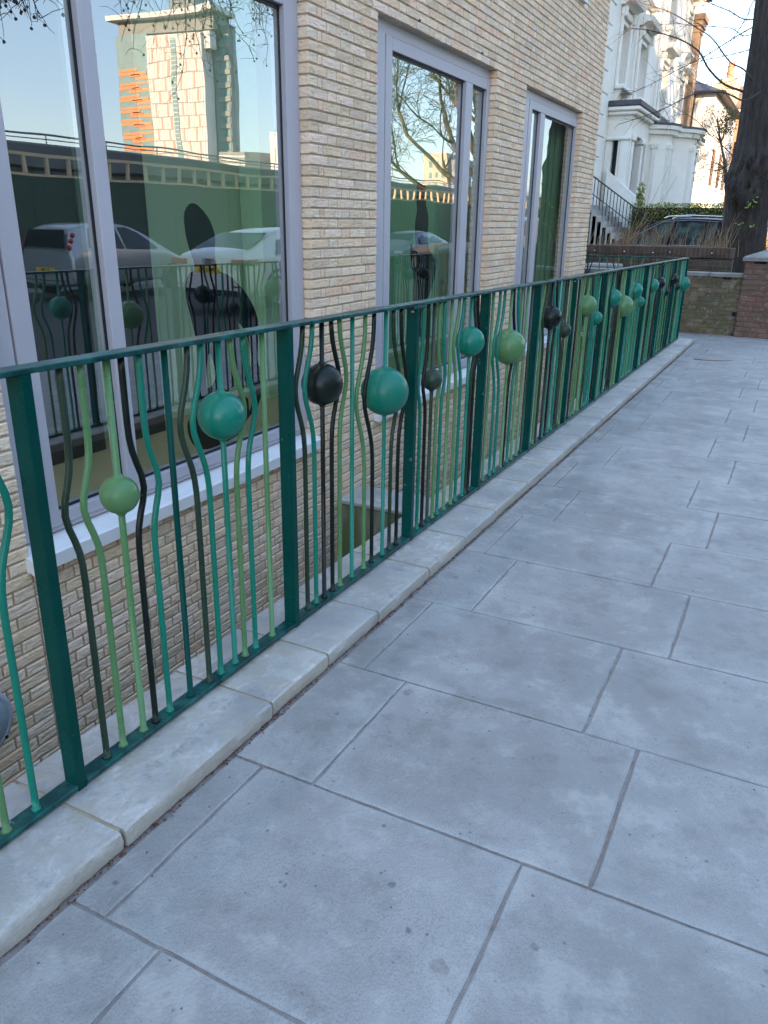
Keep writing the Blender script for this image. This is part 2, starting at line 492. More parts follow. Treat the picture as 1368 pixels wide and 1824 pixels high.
rt_ = MB(); rt_.box(-9, -.131, 11.905, 12.02, -1.745, -.20); rt_.box(-9, -.131, 12.021, 13.59, -1.745, -.24)
rt_.build('return_ground', mk('lightwell concrete', (0.22, 0.21, 0.18), (0.15, 0.155, 0.11), scale=2.5, rough=.9, bump=.3), kind='structure')
strip('road', 2.55, 10.7, -0.12, M['asphalt'])
strip('far_pavement', 10.86, 13.5, 0.0, mk('far paving', (0.30, 0.30, 0.30), (0.36, 0.36, 0.35), scale=3, rough=.85))
km = MB()
KM = mk('kerb granite', (0.32, 0.31, 0.30), (0.40, 0.39, 0.38), scale=40, rough=.8)
for (a, b) in ((2.42, 2.57), (10.70, 10.85)):
    k = MB()
    for y0, y1 in ((-40, 0), (0, 13), (13, 30), (30, 120)):
        k.add([(a, y0, gz(y0) - .2), (b, y0, gz(y0) - .2), (b, y0, gz(y0) + .003), (a, y0, gz(y0) + .003),
               (a, y1, gz(y1) - .2), (b, y1, gz(y1) - .2), (b, y1, gz(y1) + .003), (a, y1, gz(y1) + .003)],
              [(0, 1, 2, 3), (7, 6, 5, 4), (3, 2, 6, 7), (1, 5, 6, 2), (0, 3, 7, 4)])
    k.build('kerb', KM, kind='structure')
pav = MB()
for y0, y1 in ((-12, 0), (0, 13.6)):
    pav.quad((.13, y0, gz(y0) - .005), (2.43, y0, gz(y0) - .005), (2.43, y1, gz(y1) - .005), (.13, y1, gz(y1) - .005))
pav.quad((-3, 11.98, gz(12) - .006), (.13, 11.98, gz(12) - .006), (.13, 13.6, gz(13.6) - .006), (-3, 13.6, gz(13.6) - .006))
pav = pav.build('pavement', M['joint'], kind='structure')
ROW = 0.594
def slab(x0, x1, y0, y1):
    m = MB()
    g = 0.0042
    x0 += g; x1 -= g; y0 += g; y1 -= g
    j = lambda s=.0022: random.uniform(-s, s)
    nx, ny = 12, 10
    vs, f = [], []
    cx, cy = (x0 + x1) / 2, (y0 + y1) / 2
    tx, ty, tz = j(.0016), j(.0016), random.uniform(-.0012, .0016)
    # rim loops: edge bottom, edge, top inner
    for lvl, ins, dz in ((0, 0, -.03), (1, 0, -.003), (2, .004, 0.0)):
        ring = []
        per = [(x0 + (x1 - x0) * i / nx, y0) for i in range(nx)] + [(x1, y0 + (y1 - y0) * i / ny) for i in range(ny)] + \
              [(x1 - (x1 - x0) * i / nx, y1) for i in range(nx)] + [(x0, y1 - (y1 - y0) * i / ny) for i in range(ny)]
        for i, (x, y) in enumerate(per):
            random.seed(hash((round(x, 4), round(y, 4))) & 0xffff)
            e = random.uniform(-.0022, .0022)
            qx = x + (ins if x < cx else -ins) * (1 if abs(x - cx) > 1e-6 else 0) + e
            qy = y + (ins if y < cy else -ins) * (1 if abs(y - cy) > 1e-6 else 0) + e * .7
            vs.append((qx - cx, qy - cy, dz + tx * (x - cx) + ty * (y - cy) + (gz(qy) - gz(cy)) + tz))
    n = 2 * (nx + ny)
    for l in range(2):
        for i in range(n):
            f.append((l * n + i, l * n + (i + 1) % n, (l + 1) * n + (i + 1) % n, (l + 1) * n + i))
    f.append(tuple(range(2 * n, 3 * n)))
    m.add(vs, f)
    return m.build('paving_slab', M['slab'], pav, ), (cx, cy, gz(cy))
rnd = random.Random(3)
k0 = -6
for k in range(k0, 22):
    y0 = 0.881 + ROW * k - (0.006 * k if k > 0 else 0) * 0
    y1 = y0 + ROW
    if y1 > 13.2: y1 = 13.2
    if y1 - y0 < .1: continue
    xs = [0.234]
    x = 0.335 if k % 2 == 0 else 0.50
    if k > 7: x += rnd.uniform(-.03, .03)
    while x < 2.40:
        xs.append(x)
        x += 0.765
    xs.append(2.415)
    ye = y0
    if ye > 11.98: xs = [-2.3, -1.6, -.83, -.06] + xs
    for a, b in zip(xs[:-1], xs[1:]):
        if b - a < .04: continue
        o, c = slab(a, b, y0, y1)
        o.location = c

# dead leaf litter in the kerb joint
lit = MB()
rl = random.Random(5)
for i in range(5200):
    y = rl.uniform(-.5, 11)
    dens = noise.noise(Vector((y * 2.2, 0, 0)))
    if rl.random() > .45 + dens * .8: continue
    x = .226 + abs(rl.gauss(0, .009)) * (1.6 if rl.random() < .08 else 1)
    z = gz(y) + rl.uniform(0.000, .004)
    s = rl.uniform(.0018, .0062)
    a = rl.uniform(0, pi)
    d1 = Vector((cos(a), sin(a), rl.uniform(-.4, .4))) * s
    d2 = Vector((-sin(a), cos(a), rl.uniform(-.4, .4))) * s * .6
    c = Vector((x, y, z + .002))
    t = rl.uniform(.5, 1.3)
    lit.add([c - d1, c - d2, c + d1, c + d2], [(0, 1, 2, 3)], (t, t * rl.uniform(.6, .9), t * rl.uniform(.45, .8)))
for i in range(420):
    x = .23 + abs(rl.gauss(0, .5)) if rl.random() < .6 else rl.uniform(.25, 2.3)
    y = rl.uniform(.2, 12.5)
    if x > 2.35: continue
    s = rl.uniform(.0012, .0042) * (1.8 if rl.random() < .08 else 1)
    a = rl.uniform(0, pi)
    d1 = Vector((cos(a), sin(a), .1)) * s; d2 = Vector((-sin(a), cos(a), .1)) * s * .6
    c = Vector((x, y, gz(y) + .0025))
    t = rl.uniform(.5, 1.4)
    lit.add([c - d1, c - d2, c + d1, c + d2], [(0, 1, 2, 3)], (t, t * rl.uniform(.75, 1), t * rl.uniform(.6, 1)))
lit.build('leaf_litter', mk('dry leaf litter', (0.17, 0.075, 0.045), (0.085, 0.05, 0.04), scale=60, rough=.9, tone=True), kind='stuff')
# a thin fallen twig on the pavement near the far end
tw = MB()
tw.tube([(.42, 10.35, gz(10.35) + .006), (.55, 10.30, gz(10.3) + .009), (.70, 10.36, gz(10.36) + .006), (.86, 10.48, gz(10.48) + .009)], [.004, .005, .004, .002], 5)
t = tw.build('twig', mk('fallen twig bark', (0.16, 0.09, 0.07), rough=.9))
t['label'] = 'thin reddish brown fallen twig lying on the paving near the far end of the railing'; t['category'] = 'twig'

# ------------------------------------------------------------------ retaining wall with coping stones
rw = thing('retaining_wall', 'low retaining wall with pale limestone coping stones under the green railing', 'wall')
m = MB()
m.prism([(-.13, -1.72), (.19, -1.72), (.19, -.19), (-.13, -.19)], 'y', -3, 11.9)
m.add([(x, y, z + (math.tan(TILT) * y if z > -.1 else 0)) for y in (-3, 11.9) for (x, z) in ((-.13, -.195), (.19, -.195), (.19, -.056), (-.13, -.056))],
      [(0, 1, 2, 3), (7, 6, 5, 4), (3, 2, 6, 7), (1, 5, 6, 2), (0, 3, 7, 4)])
m.build('wall', mk('mossy concrete', (0.20, 0.20, 0.17), (0.12, 0.14, 0.07), scale=2.5, rough=.9, bump=.3), rw)
jm = MB()
for y0, y1 in ((-3, 0), (0, 6), (6, 12)):
    z0, z1 = math.tan(TILT) * y0, math.tan(TILT) * y1
    jm.add([(-.150, y0, z0 - .054), (.212, y0, z0 - .054), (.212, y0, z0 - .006), (-.150, y0, z0 - .006),
            (-.150, y1, z1 - .054), (.212, y1, z1 - .054), (.212, y1, z1 - .006), (-.150, y1, z1 - .006)],
           [(3, 2, 6, 7), (1, 5, 6, 2), (0, 3, 7, 4)])
jm.build('mortar_bed', M['stone_joint'], rw)
rs = random.Random(11)
joints = [-2.6, -1.6, -.6, .30, 1.055, 1.68, 2.018, 2.385, 2.86, 3.28, 3.72, 4.28, 4.75, 5.1, 5.55, 6.2, 6.6, 7.2, 7.75, 8.3, 8.8, 9.4, 9.9, 10.4, 11.0, 11.96]
for a, b in zip(joints[:-1], joints[1:]):
    g = .0055
    a2, b2 = a + g, b - g
    n = max(4, int((b2 - a2) / .025))
    vs, f = [], []
    prof = [(-.162, -.052), (-.163, -.004), (-.158, .0), (-.05, .0008), (.08, .0005), (.219, .0), (.226, -.005), (.229, -.026), (.226, -.052)]
    np_ = len(prof)
    jit = rs.uniform(-.003, .003); jz = rs.uniform(-.0012, .0012)
    for i in range(n + 1):
        y = a2 + (b2 - a2) * i / n
        for q, (x, z) in enumerate(prof):
            e = noise.noise(Vector((y * 9, q * 3.1, 1.7))) * .0048 + noise.noise(Vector((y * 31, q * 3.1, 5))) * .0032
            ex = e if q in (0, 1, 5, 6, 7, 8) else 0
            ez = e * .55 if 1 < q < 7 else 0
            ed = -.003 if (i in (0, n) and 1 < q < 7) else 0
            vs.append((x + ex + jit, y, z + ez + ed + jz + math.tan(TILT) * y))
    for i in range(n):
        for q in range(np_ - 1):
            f.append((i * np_ + q, i * np_ + q + 1, (i + 1) * np_ + q + 1, (i + 1) * np_ + q))
    f.append(tuple(range(np_))); f.append(tuple(n * np_ + q for q in range(np_))[::-1])
    m = MB().add(vs, f)
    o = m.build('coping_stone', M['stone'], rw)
    smooth_by_angle(o, 30)

# ------------------------------------------------------------------ railing
PS = [-.93, .09, 1.103, 2.116, 3.093, 3.984, 4.908, 5.809, 6.800, 7.792, 8.748, 9.758, 10.774, 11.846]
rail = thing('railing', 'long green painted metal railing with curved bars and coloured balls beside the pavement', 'railing', rp(0, PS[0], 0))
rail.location = (0, 0, 0)
def sweep_box(m, x0, x1, h0, h1, s0, s1, b=.002):
    pr = [(x0 + b, h0), (x1 - b, h0), (x1, h0 + b), (x1, h1 - b), (x1 - b, h1), (x0 + b, h1), (x0, h1 - b), (x0, h0 + b)]
    n = len(pr)
    v = [rp(x, s0, h) for x, h in pr] + [rp(x, s1, h) for x, h in pr]
    m.add(v, [(i, (i + 1) % n, n + (i + 1) % n, n + i) for i in range(n)] + [tuple(range(n))[::-1], tuple(range(n, 2 * n))])
m = MB(); sweep_box(m, -.027, .027, 1.0805, 1.094, PS[0] - .3, PS[-1] + .033); o = m.build('top_rail', P_DEEPW, rail)
for i in range(len(PS) - 1):
    m = MB(); sweep_box(m, -.025, .025, .006, .0195, PS[i] + .031, PS[i + 1] - .001); m.build('bottom_rail', P_DEEPW, rail)
m = MB()
for i, s in enumerate(PS):
    m = MB()
    b = .003
    pr = [(-.0248 + b, s), (.0248 - b, s), (.0248, s + b), (.0248, s + .03 - b), (.0248 - b, s + .03), (-.0248 + b, s + .03), (-.0248, s + .03 - b), (-.0248, s + b)]
    v = [rp(x, q, -.004) for x, q in pr] + [rp(x, q, 1.080) for x, q in pr]
    n = 8
    m.add(v, [(k, (k + 1) % n, n + (k + 1) % n, n + k) for k in range(n)] + [tuple(range(n))[::-1], tuple(range(n, 2 * n))])
    # little fillet web under the top rail
    m.build('post', P_DEEP, rail)
for s in (3.093 - .004, 5.809 - .004, 9.758 - .004):      # splice plate with a bolt under the top rail
    m = MB(); sweep_box(m, -.024, .0275, 1.068, 1.0795, s - .03, s + .10); o = m.build('joint_plate', P_DEEPW, rail)
    m = MB(); m.lathe([(.0001, 0.004), (.006, .003), (.008, 0), (.008, -.004)], rp(.012, s - .016, 1.060), 'z', 10); m.build('bolt', mk('zinc bolt', (.5, .5, .52), rough=.35, metallic=.8), o)

balls = [(.845, .800, .075, 'K'), (1.366, .733, .050, 'G'), (1.791, .857, .072, 'T'), (2.358, .861, .075, 'K'), (2.850, .754, .100, 'T'), (3.332, .728, .050, 'O'), (3.795, .853, .076, 'T'),
         (4.425, .753, .100, 'G'), (5.263, .850, .076, 'K'), (5.661, .726, .050, 'O'), (6.27, .856, .078, 'G'), (6.649, .731, .051, 'T'),
         (7.199, .855, .078, 'T'), (7.690, .750, .100, 'G'), (8.235, .857, .077, 'T'), (8.585, .731, .05, 'T'), (9.226, .857, .075, 'T'),
         (9.655, .860, .075, 'K'), (10.247, .732, .05, 'K'), (10.690, .859, .074, 'K'), (11.163, .744, .05, 'K'), (11.72, .757, .098, 'T'),
         (-.10, .75, .1, 'K'), (-.55, .86, .075, 'G')]
bars = {
 1: [(.16, 'O'), (.24, 'G'), (.33, 'T'), (.42, 'K'), (.51, 'G'), (.60, 'T'), (.67, 'G'), (.74, 'T'), (.79, 'K'), (.845, 'K'), (.909, 'G'), (.994, 'T')],
 2: list(zip([1.226, 1.286, 1.366, 1.415, 1.475, 1.568, 1.659, 1.716, 1.791, 1.845, 1.905, 2.004], 'OGGKTDOTTGTG')),
 3: list(zip([2.238, 2.299, 2.358, 2.421, 2.479, 2.576, 2.678, 2.749, 2.850, 2.917, 2.988], 'OTKKGTGKTOK')),
 4: list(zip([3.212, 3.268, 3.332, 3.396, 3.454, 3.540, 3.634, 3.696, 3.795, 3.835, 3.880], 'TKOGTGGTTOK')),
 5: list(zip([4.116, 4.226, 4.305, 4.425, 4.465, 4.545, 4.625, 4.73, 4.82], 'GTTGKTGGO')),
}
rb = random.Random(21)
PAL = {6: 'TGOTTKTTOKG', 7: 'OKGGTGOTTGK', 8: 'TGTKGOKKGGT', 9: 'GTTGOGTGTOK', 10: 'TTGOKGTGKOT', 11: 'GTKGTOGKTKG', 12: 'GGTKOTGGTGT', 0: 'GTKOTGTKGOT'}
for b in (0, 6, 7, 8, 9, 10, 11, 12):
    s0, s1 = PS[b] + .03, PS[b + 1]
    inb = [q for q in balls if s0 < q[0] < s1]
    ls = [s0 + (s1 - s0) * (i + .9 + rb.uniform(-.12, .12)) / 11.8 for i in range(11)]
    cs = list(PAL[b])
    for q in inb:
        i = min(range(11), key=lambda i: abs(ls[i] - q[0]))
        ls[i] = q[0]; cs[i] = q[3]
    bars[b] = list(zip(ls, cs))
for b, lst in bars.items():
    s0, s1 = PS[b] + .03, PS[b + 1]
    for (s, c) in lst:
        q0 = [q for q in balls if abs(q[0] - s) < .004]
        # bend away from the balls next to it
        bends = []
        for q in balls:
            if abs(q[0] - s) < .004 or not (s0 < q[0] < s1): continue
            same = sorted([t for t, _ in lst if (t > q[0] + .004) == (s > q[0]) and abs(t - q[0]) > .004], key=lambda t: abs(t - q[0]))
            r = same.index(s) if s in same else 9
            if r > 1: continue
            sg = 1 if s > q[0] else -1
            room = (s1 - .010 - (1 - r) * .022 - s) if sg > 0 else (s - s0 - .008 - (1 - r) * .022)
            amp = min(q[2] * (.76 if r == 0 else .70), max(room, 0))
            amp = max(amp, q[2] + .009 - abs(s - q[0]))
            if amp > .003: bends.append((q[1], amp * sg, .020 + 1.25 * q[2]))
        lean = .004
        path, rad = [], []
        hs = [.0193, .026, .0262] + ([.0262 + i * (1.0540) / 30 for i in range(1, 31)] if bends else [.55, 1.0805])
        for h in hs:
            off = 0
            for (hc, a, w) in bends: off += a * math.exp(-((h - hc) / w) ** 2)
            # keep bars inside their bay
            sc_ = s + off
            path.append(rp(0, sc_, h)); rad.append(.0088)
        rad[0] = .0150; rad[1] = .0105
        m = MB(); m.tube(path, rad, 10)
        o = m.build('bar', PC[c], rail, smooth=True)
        if q0:
            q = q0[0]
            m = MB(); m.sphere(rp(0, q[0], q[1]), q[2], 40, 24)
            for sg in (-1, 1):
                c_ = rp(0, q[0], q[1] + sg * (q[2] - .0005))
                m.lathe([(.0087, sg * .007), (.0118, sg * .004), (.0150, sg * -.001), (.0165, sg * -.004)], c_, 'z', 12)
            o2 = m.build('ball', PC[q[3]], rail, smooth=True)
            o2['label'] = CN[q[3]] + ' ball fixed on its bar'
# return railing at the far end
rr = thing('return_railing', 'short green railing with curved bars running back to the brick building at the far end', 'railing')
YR = PS[-1] + .02
zt = lambda h: h + math.tan(TILT) * YR
m = MB(); m.box(-1.34, -.028, YR - .025, YR + .025, zt(1.0805), zt(1.094)); m.build('top_rail', P_DEEPW, rr)
m = MB(); m.box(-1.34, -.028, YR - .02, YR + .02, zt(.008), zt(.02)); m.build('bottom_rail', P_DEEPW, rr)
m = MB(); m.box(-1.352, -1.34, YR - .025, YR + .025, zt(0.0), zt(1.094)); m.build('post', P_DEEP, rr)
for i, c in enumerate('KTTKGOGKTKTOKG'):
    x = -1.27 + i * .088
    pts = []
    for h in [.02 + 1.06 * j / 20 for j in range(21)]:
        off = .05 * math.exp(-((h - .86) / .13) ** 2) * (1 if i in (2, 3, 7) else (-1 if i in (0, 8) else 0))
        pts.append((x + off, YR, zt(h)))
    m = MB(); m.tube(pts, .008, 8); m.build('bar', PC[c], rr, smooth=True)
m = MB(); m.prism([(-1.36, YR - .10), (.20, YR - .10), (.20, YR + .12), (-1.36, YR + .12)], 'z', zt(-.052), zt(-.001))
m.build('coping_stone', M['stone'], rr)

# ------------------------------------------------------------------ brick building
bd = thing('brick_building', 'buff slim brick building with tall grey framed windows behind the green railing', 'building')
XW = -1.37
COURSE, BH = 0.0622, 0.0505
OPEN = [(2.10, 4.48), (5.365, 7.735), (8.62, 10.93)]
YEND = 11.80
ZHEAD, ZSILL = 2.703, -0.10
ZTOP = 4.9
YBEG = -0.6
UP = (8.2, 10.50, 3.80)        # upper window: y0, y1, sill bottom
# mortar body
mm = MB()
xm, xb = XW - .009, XW - .085
gaps = []
ycur = YBEG
for (a, b) in OPEN:
    mm.box(xb, xm, ycur, a - .006, -1.75, ZTOP) if False else mm.box(xb, xm, ycur, a - .007, ZSILL - .004, ZHEAD + .006)
    ycur = b + .007
mm.box(xb, xm, ycur, YEND - .007, ZSILL - .004, ZHEAD + .006)
mm.box(xb, xm, YBEG, YEND - .007, -1.75, ZSILL - .006)
mm.box(xb, xm, YBEG, YEND - .007, ZHEAD + .008, UP[2] - .004)
mm.box(xb, xm, YBEG, UP[0] - .007, UP[2] - .002, ZTOP)
mm.box(xb, xm, UP[1] + .007, YEND - .007, UP[2] - .002, ZTOP)
wall = mm.build('wall', M['mortar'], bd)
# returns of the building
m = MB(); m.box(-9, xb - .005, YEND - .12, YEND - .03, -1.75, ZTOP); m.build('end_wall', M['brick'], bd)
BT = [(1.0, 1.0, 1.0), (1.05, 1.0, .96), (.95, .97, 1.02), (1.10, 1.10, 1.10), (.93, .91, .87), (1.04, .93, .88), (1.0, .96, .86), (.95, .94, .93), (1.08, 1.04, 1.0), (.88, .85, .81), (1.05, .90, .84), (1.0, 1.0, .97), (1.08, 1.06, 1.04)]
def brick_geo(L, H, D, rn, tone, bevel=.004):
    """front towards +X at x=0, y 0..L, z 0..H, depth D"""
    hz, hy = H / 2, L / 2
    def ring(ins, x, j):
        pts = [(0, 0), (.33, 0), (.66, 0), (1, 0), (1, .5), (1, 1), (.66, 1), (.33, 1), (0, 1), (0, .5)]
        r = []
        for (a, b) in pts:
            y = ins + a * (L - 2 * ins) + rn.uniform(-j, j)
            z = ins + b * (H - 2 * ins) + rn.uniform(-j, j)
            r.append((x + rn.uniform(-j, j) * .5, y, z))
        return r
    n = 10
    v = ring(.0, -D, .0) + ring(0.0, -bevel * .9, .0011) + ring(bevel, 0, .0013)
    c = [(rn.uniform(-.0025, .0015), L * .33, H * rn.uniform(.35, .65)), (rn.uniform(-.0025, .0015), L * .66, H * rn.uniform(.35, .65))]
    v += c
    f = []
    for l in (0, 1):
        for i in range(n):
            f.append((l * n + i, l * n + (i + 1) % n, (l + 1) * n + (i + 1) % n, (l + 1) * n + i))
    o = 2 * n
    A, B_ = 3 * n, 3 * n + 1
    # left centre fans
    for i, j, k in ((9, 0, A), (0, 1, A), (2, 3, B_), (3, 4, B_), (4, 5, B_), (5, 6, B_), (7, 8, A), (8, 9, A)):
        f.append((o + i, o + j, k))
    f.append((o + 1, o + 2, B_, A)); f.append((o + 6, o + 7, A, B_))
    return v, f
def rowfill(a, b, kind):
    """bond pattern between a and b; kind 0 starts with a stretcher, 1 with header + closer"""
    S, H_, C, J = .212, .1005, .044, .0115
    out, y = [], a
    seq = []
    if kind == 0:
        i = 0
        while y < b - .03:
            l = S if i % 2 == 0 else H_
            if y + l > b - .035: l = b - y
            out.append((y, l)); y += l + J; i += 1
    else:
        out.append((y, H_)); y += H_ + J
        out.append((y, C)); y += C + J
        i = 0
        while y < b - .03:
            rem = b - y
            if rem < H_ + C + J + .05 and rem > H_ + C * .5:
                out.append((y, rem - H_ - J)); y = b - H_; out.append((y, H_)); break
            l = S if i % 2 == 0 else H_
            if y + l > b - .035: l = b - y
            out.append((y, l)); y += l + J; i += 1
    return out
rbk = random.Random(77)
bricks = []
z0 = ZHEAD - 76 * COURSE + .006       # lintel course starts at the head
k = 0
z = z0
while z < ZTOP:
    kind = k % 2
    zc = z + COURSE / 2
    if zc < ZSILL - .01 or zc > ZHEAD:
        spans = [(YBEG, YEND)]
        if zc > UP[2]: spans = [(YBEG, UP[0]), (UP[1], YEND)]
        if zc < ZSILL - .01 and z + BH > ZSILL: spans = [(YBEG, YEND)]
    else:
        spans = [(YBEG, OPEN[0][0])] + [(OPEN[i][1], OPEN[i + 1][0]) for i in range(2)] + [(OPEN[2][1], YEND)]
    for (a, b) in spans:
        if a == YBEG and b != YEND:
            lst = [(b - (y - 0) - l, l) for (y, l) in rowfill(0, b - a, kind)]
        elif a == YBEG:
            off = 2.10
            lst = [(off - y - l, l) for (y, l) in rowfill(0, off - a, kind)] + rowfill(off + .0115, b, 1 - kind)
        else:
            lst = rowfill(a, b, kind)
        for (y, l) in lst:
            bricks.append((y, z, l))
    z += COURSE
    k += 1
def in_view(p):
    d = Vector(p) - CAM
    w = d.dot(fwd)
    if w < .2: return None
    x, y = FPX * d.dot(r2) / w, FPX * d.dot(u2) / w
    if abs(x) > 690 or abs(y) > 920: return None
    return w
# cull what is far below, keep order by distance for the individually built ones
near = []
for i, (y, z, l) in enumerate(bricks):
    w = in_view((XW, y + l / 2, z + BH / 2))
    vis = w is not None and l > .07
    if vis and z < -.02:                      # hidden low bricks (below the coping line of sight)
        t = (CAM.x - .0) / (CAM.x - XW)
        zr = CAM.z + (z - CAM.z) * ((CAM.x + .16) / (CAM.x - XW))
        vis = zr > 0.02
    if vis: near.append((w, i))
near.sort()
single = set(i for _, i in near[:290])
variants = {}
rest = MB()
for i, (y, z, l) in enumerate(bricks):
    if i in single:
        key = (round(l, 3), rbk.randrange(5))
        if key not in variants:
            tone = BT[rbk.randrange(len(BT))]
            v, f = brick_geo(l, BH, .095, rbk, tone)
            q = MB().add(v, f, tuple(c * rbk.uniform(.96, 1.03) for c in tone))
            o = q.build('brick', M['brick'], wall)
            variants[key] = o.data
        else:
            o = link('brick', variants[key], wall)
        o.location = (XW + rbk.uniform(-.0015, .0015), y, z)
    else:
        if y > 11.9: continue
        tone = BT[rbk.randrange(len(BT))]
        g = rbk.uniform(.94, 1.05)
        v, f = brick_geo(l, BH, .095, rbk, tone)
        dx = XW + rbk.uniform(-.002, .002)
        rest.add([(a + dx, b + y, c + z) for a, b, c in v], f, tuple(c * g for c in tone))
rest.build('brickwork', M['brick'], wall, kind='stuff')
# bricks on the end return so that the corner reads in depth
m = MB()
for (y, z) in ((7.30, 2.775), (3.3, 2.84), (6.0, 2.775)):
    m.box(XW - .02, XW + .003, y, y + .035, z - .005, z + .008)
m.build('weep_vent', M['gasket'], wall)

XF = -1.44
GL = XF - .035
def pane(name, y0, y1, z0, z1, mat, parent, x=GL):
    m = MB(); m.box(x - .006, x, y0, y1, z0, z1)
    return m.build(name, mat, parent)
WD = [dict(o=OPEN[0], jl=2.345, mull=(2.785, 2.868), jr=4.335, gl=M['glass']),
      dict(o=OPEN[1], jl=5.715, mull=(7.145, 7.300), jr=7.660, gl=M['glass2']),
      dict(o=OPEN[2], jl=9.055, mull=(9.370, 9.535), jr=10.895, gl=M['glass3'])]
ZG0, ZG1 = .092, 2.537
for i, w in enumerate(WD):
    a, b = w['o']
    m = MB()
    e = .004
    m.bbox(XF - .10, XF, a + e, w['jl'] - .11, .002, ZHEAD - .004, .002)              # outer jamb left
    m.bbox(XF - .10, XF + .004, w['jl'] - .10, w['jl'], .030, ZG1 + .085, .003)         # sash stile
    m.bbox(XF - .10, XF + .004, w['jr'], b - e, .030, ZG1 + .085, .003)                # right stile
    m.bbox(XF - .10, XF - .004, w['jl'] - .109, b - e - .001, ZG1 + .0865, ZHEAD - .004, .002)  # head fascia
    m.bbox(XF - .10, XF + .002, w['jl'] + .0005, w['jr'] - .0005, ZG1, ZG1 + .0845, .003)                 # top rail
    m.bbox(XF - .10, XF + .002, w['jl'] + .0005, w['jr'] - .0005, .030, ZG0, .003)              # bottom rail
    m.box(XF - .10, XF - .012, w['jl'] - .10, b - e - .002, .003, .0285)                             # recessed bottom
    fr = m.build('window', M['frame'], bd)
    fr['label'] = ['tall grey framed window with two panes nearest the camera', 'middle tall grey window with one wide and one narrow pane', 'farthest tall grey window with a narrow and a wide pane'][i]
    m = MB(); m.bbox(XF - .10, XF + .005, w['mull'][0], w['mull'][1], ZG0 + .0005, ZG1 - .0005, .003); m.build('mullion', M['frame'], fr)
    m = MB()
    m.box(XF - .03, XF - .02, w['jl'] - .1095, w['jl'] - .1005, .003, ZG1 + .0855)
    for (p, q) in ((w['jl'], w['mull'][0]), (w['mull'][1], w['jr'])):
        t = .014
        gx0, gx1 = GL + .0005, GL + .006
        m.box(gx0, gx1, p + .0004, p + t, ZG0, ZG1); m.box(gx0, gx1, q - t, q - .0004, ZG0, ZG1)
        m.box(gx0, gx1 + .0004, p + .0004, q - .0004, ZG0, ZG0 + t); m.box(gx0, gx1 + .0004, p + .0004, q - .0004, ZG1 - t * 1.6, ZG1)
        pane('window_pane', p + .001, q - .001, ZG0, ZG1, w['gl'], fr)
        # dark inner reveal of the stile
    m.build('gasket', M['gasket'], fr)
    m = MB()
    m.prism([(-1.53, .0), (-1.335, -.032), (-1.325, -.04), (-1.325, -.104), (-1.345, -.104), (-1.345, -.098), (-1.53, -.098)], 'y', a - .018, b + .03)
    m.build('sill', M['sill'], fr)
# upper window seen only by its sill and foot of the frame
m = MB(); m.bbox(-1.50, -1.42, UP[0] + .01, UP[1] - .01, UP[2] + .08, ZTOP, .003); fr = m.build('window', M['frame'], bd)
fr['label'] = 'upper floor grey window whose sill shows at the top of the wall'
m = MB(); m.prism([(-1.50, UP[2] + .075), (-1.335, UP[2] + .045), (-1.33, UP[2] - .0), (-1.50, UP[2] - .0)], 'y', UP[0] - .03, UP[1] + .03); m.build('sill', M['sill'], fr)

# interior of the ground floor room
GREEN = mk('pale green interior paint', (0.66, 0.88, 0.60), (0.69, 0.90, 0.63), scale=1.2, rough=.7)
GREEN2 = mk('mid green interior paint', (0.20, 0.42, 0.22), (0.22, 0.45, 0.24), scale=1.2, rough=.7)
DARK = mk('dark display board', (0.015, 0.02, 0.022), (0.022, 0.028, 0.03), scale=2, rough=.8)
WOOD = mk('pale timber floor', (0.55, 0.42, 0.20), (0.62, 0.48, 0.25), scale=3, rough=.5, stretch=(1, 8, 1))
m = MB(); m.box(-7.2, -1.545, YBEG, YEND - .14, -.26, -.02); m.build('interior_floor', WOOD, bd)
m = MB(); m.box(-2.66, -2.56, YBEG, YEND - .15, -.019, 4.0); m.build('interior_wall', GREEN, bd)
m = MB(); m.box(-2.42, -2.36, 2.0, 3.515, -.018, 3.3); m.build('display_board', DARK, bd)
m = MB(); m.box(-2.42, -2.36, 3.66, 4.075, -.018, 3.3); m.build('display_board', DARK, bd)
m = MB(); m.box(-2.42, -2.36, 5.72, 6.6, -.018, 3.3); m.build('partition', GREEN2, bd)
m = MB(); m.box(-2.54, -2.34, 5.30, 5.56, -.018, 3.3); m.build('column', mk('bright green column', (0.50, 0.74, 0.46), rough=.7), bd)
m = MB(); m.box(-2.2, -1.72, 7.20, 7.30, -.018, 3.3); m.build('partition', GREEN2, bd)
m = MB(); m.box(-1.66, -1.62, 9.50, 11.30, -.018, 3.2)
for k in range(8): m.box(-1.618, -1.605, 9.52 + k * .22, 9.53 + k * .22, .0, 3.1)
m.build('green_blind', mk('deep green blind', (0.10, 0.20, 0.095), (0.125, 0.235, 0.115), scale=2, rough=.8, stretch=(1, 1, .2)), bd)
m = MB(); m.box(-2.0, -1.56, 2.1, 4.48, -.0185, .06) if False else m.box(-1.60, -1.546, 2.12, 4.46, -.019, .05)
m.build('window_board', WOOD, bd)
m = MB(); m.box(-7.3, -7.2, YBEG, YEND - .14, -.26, 4.9); m.build('interior_wall', GREEN2, bd)

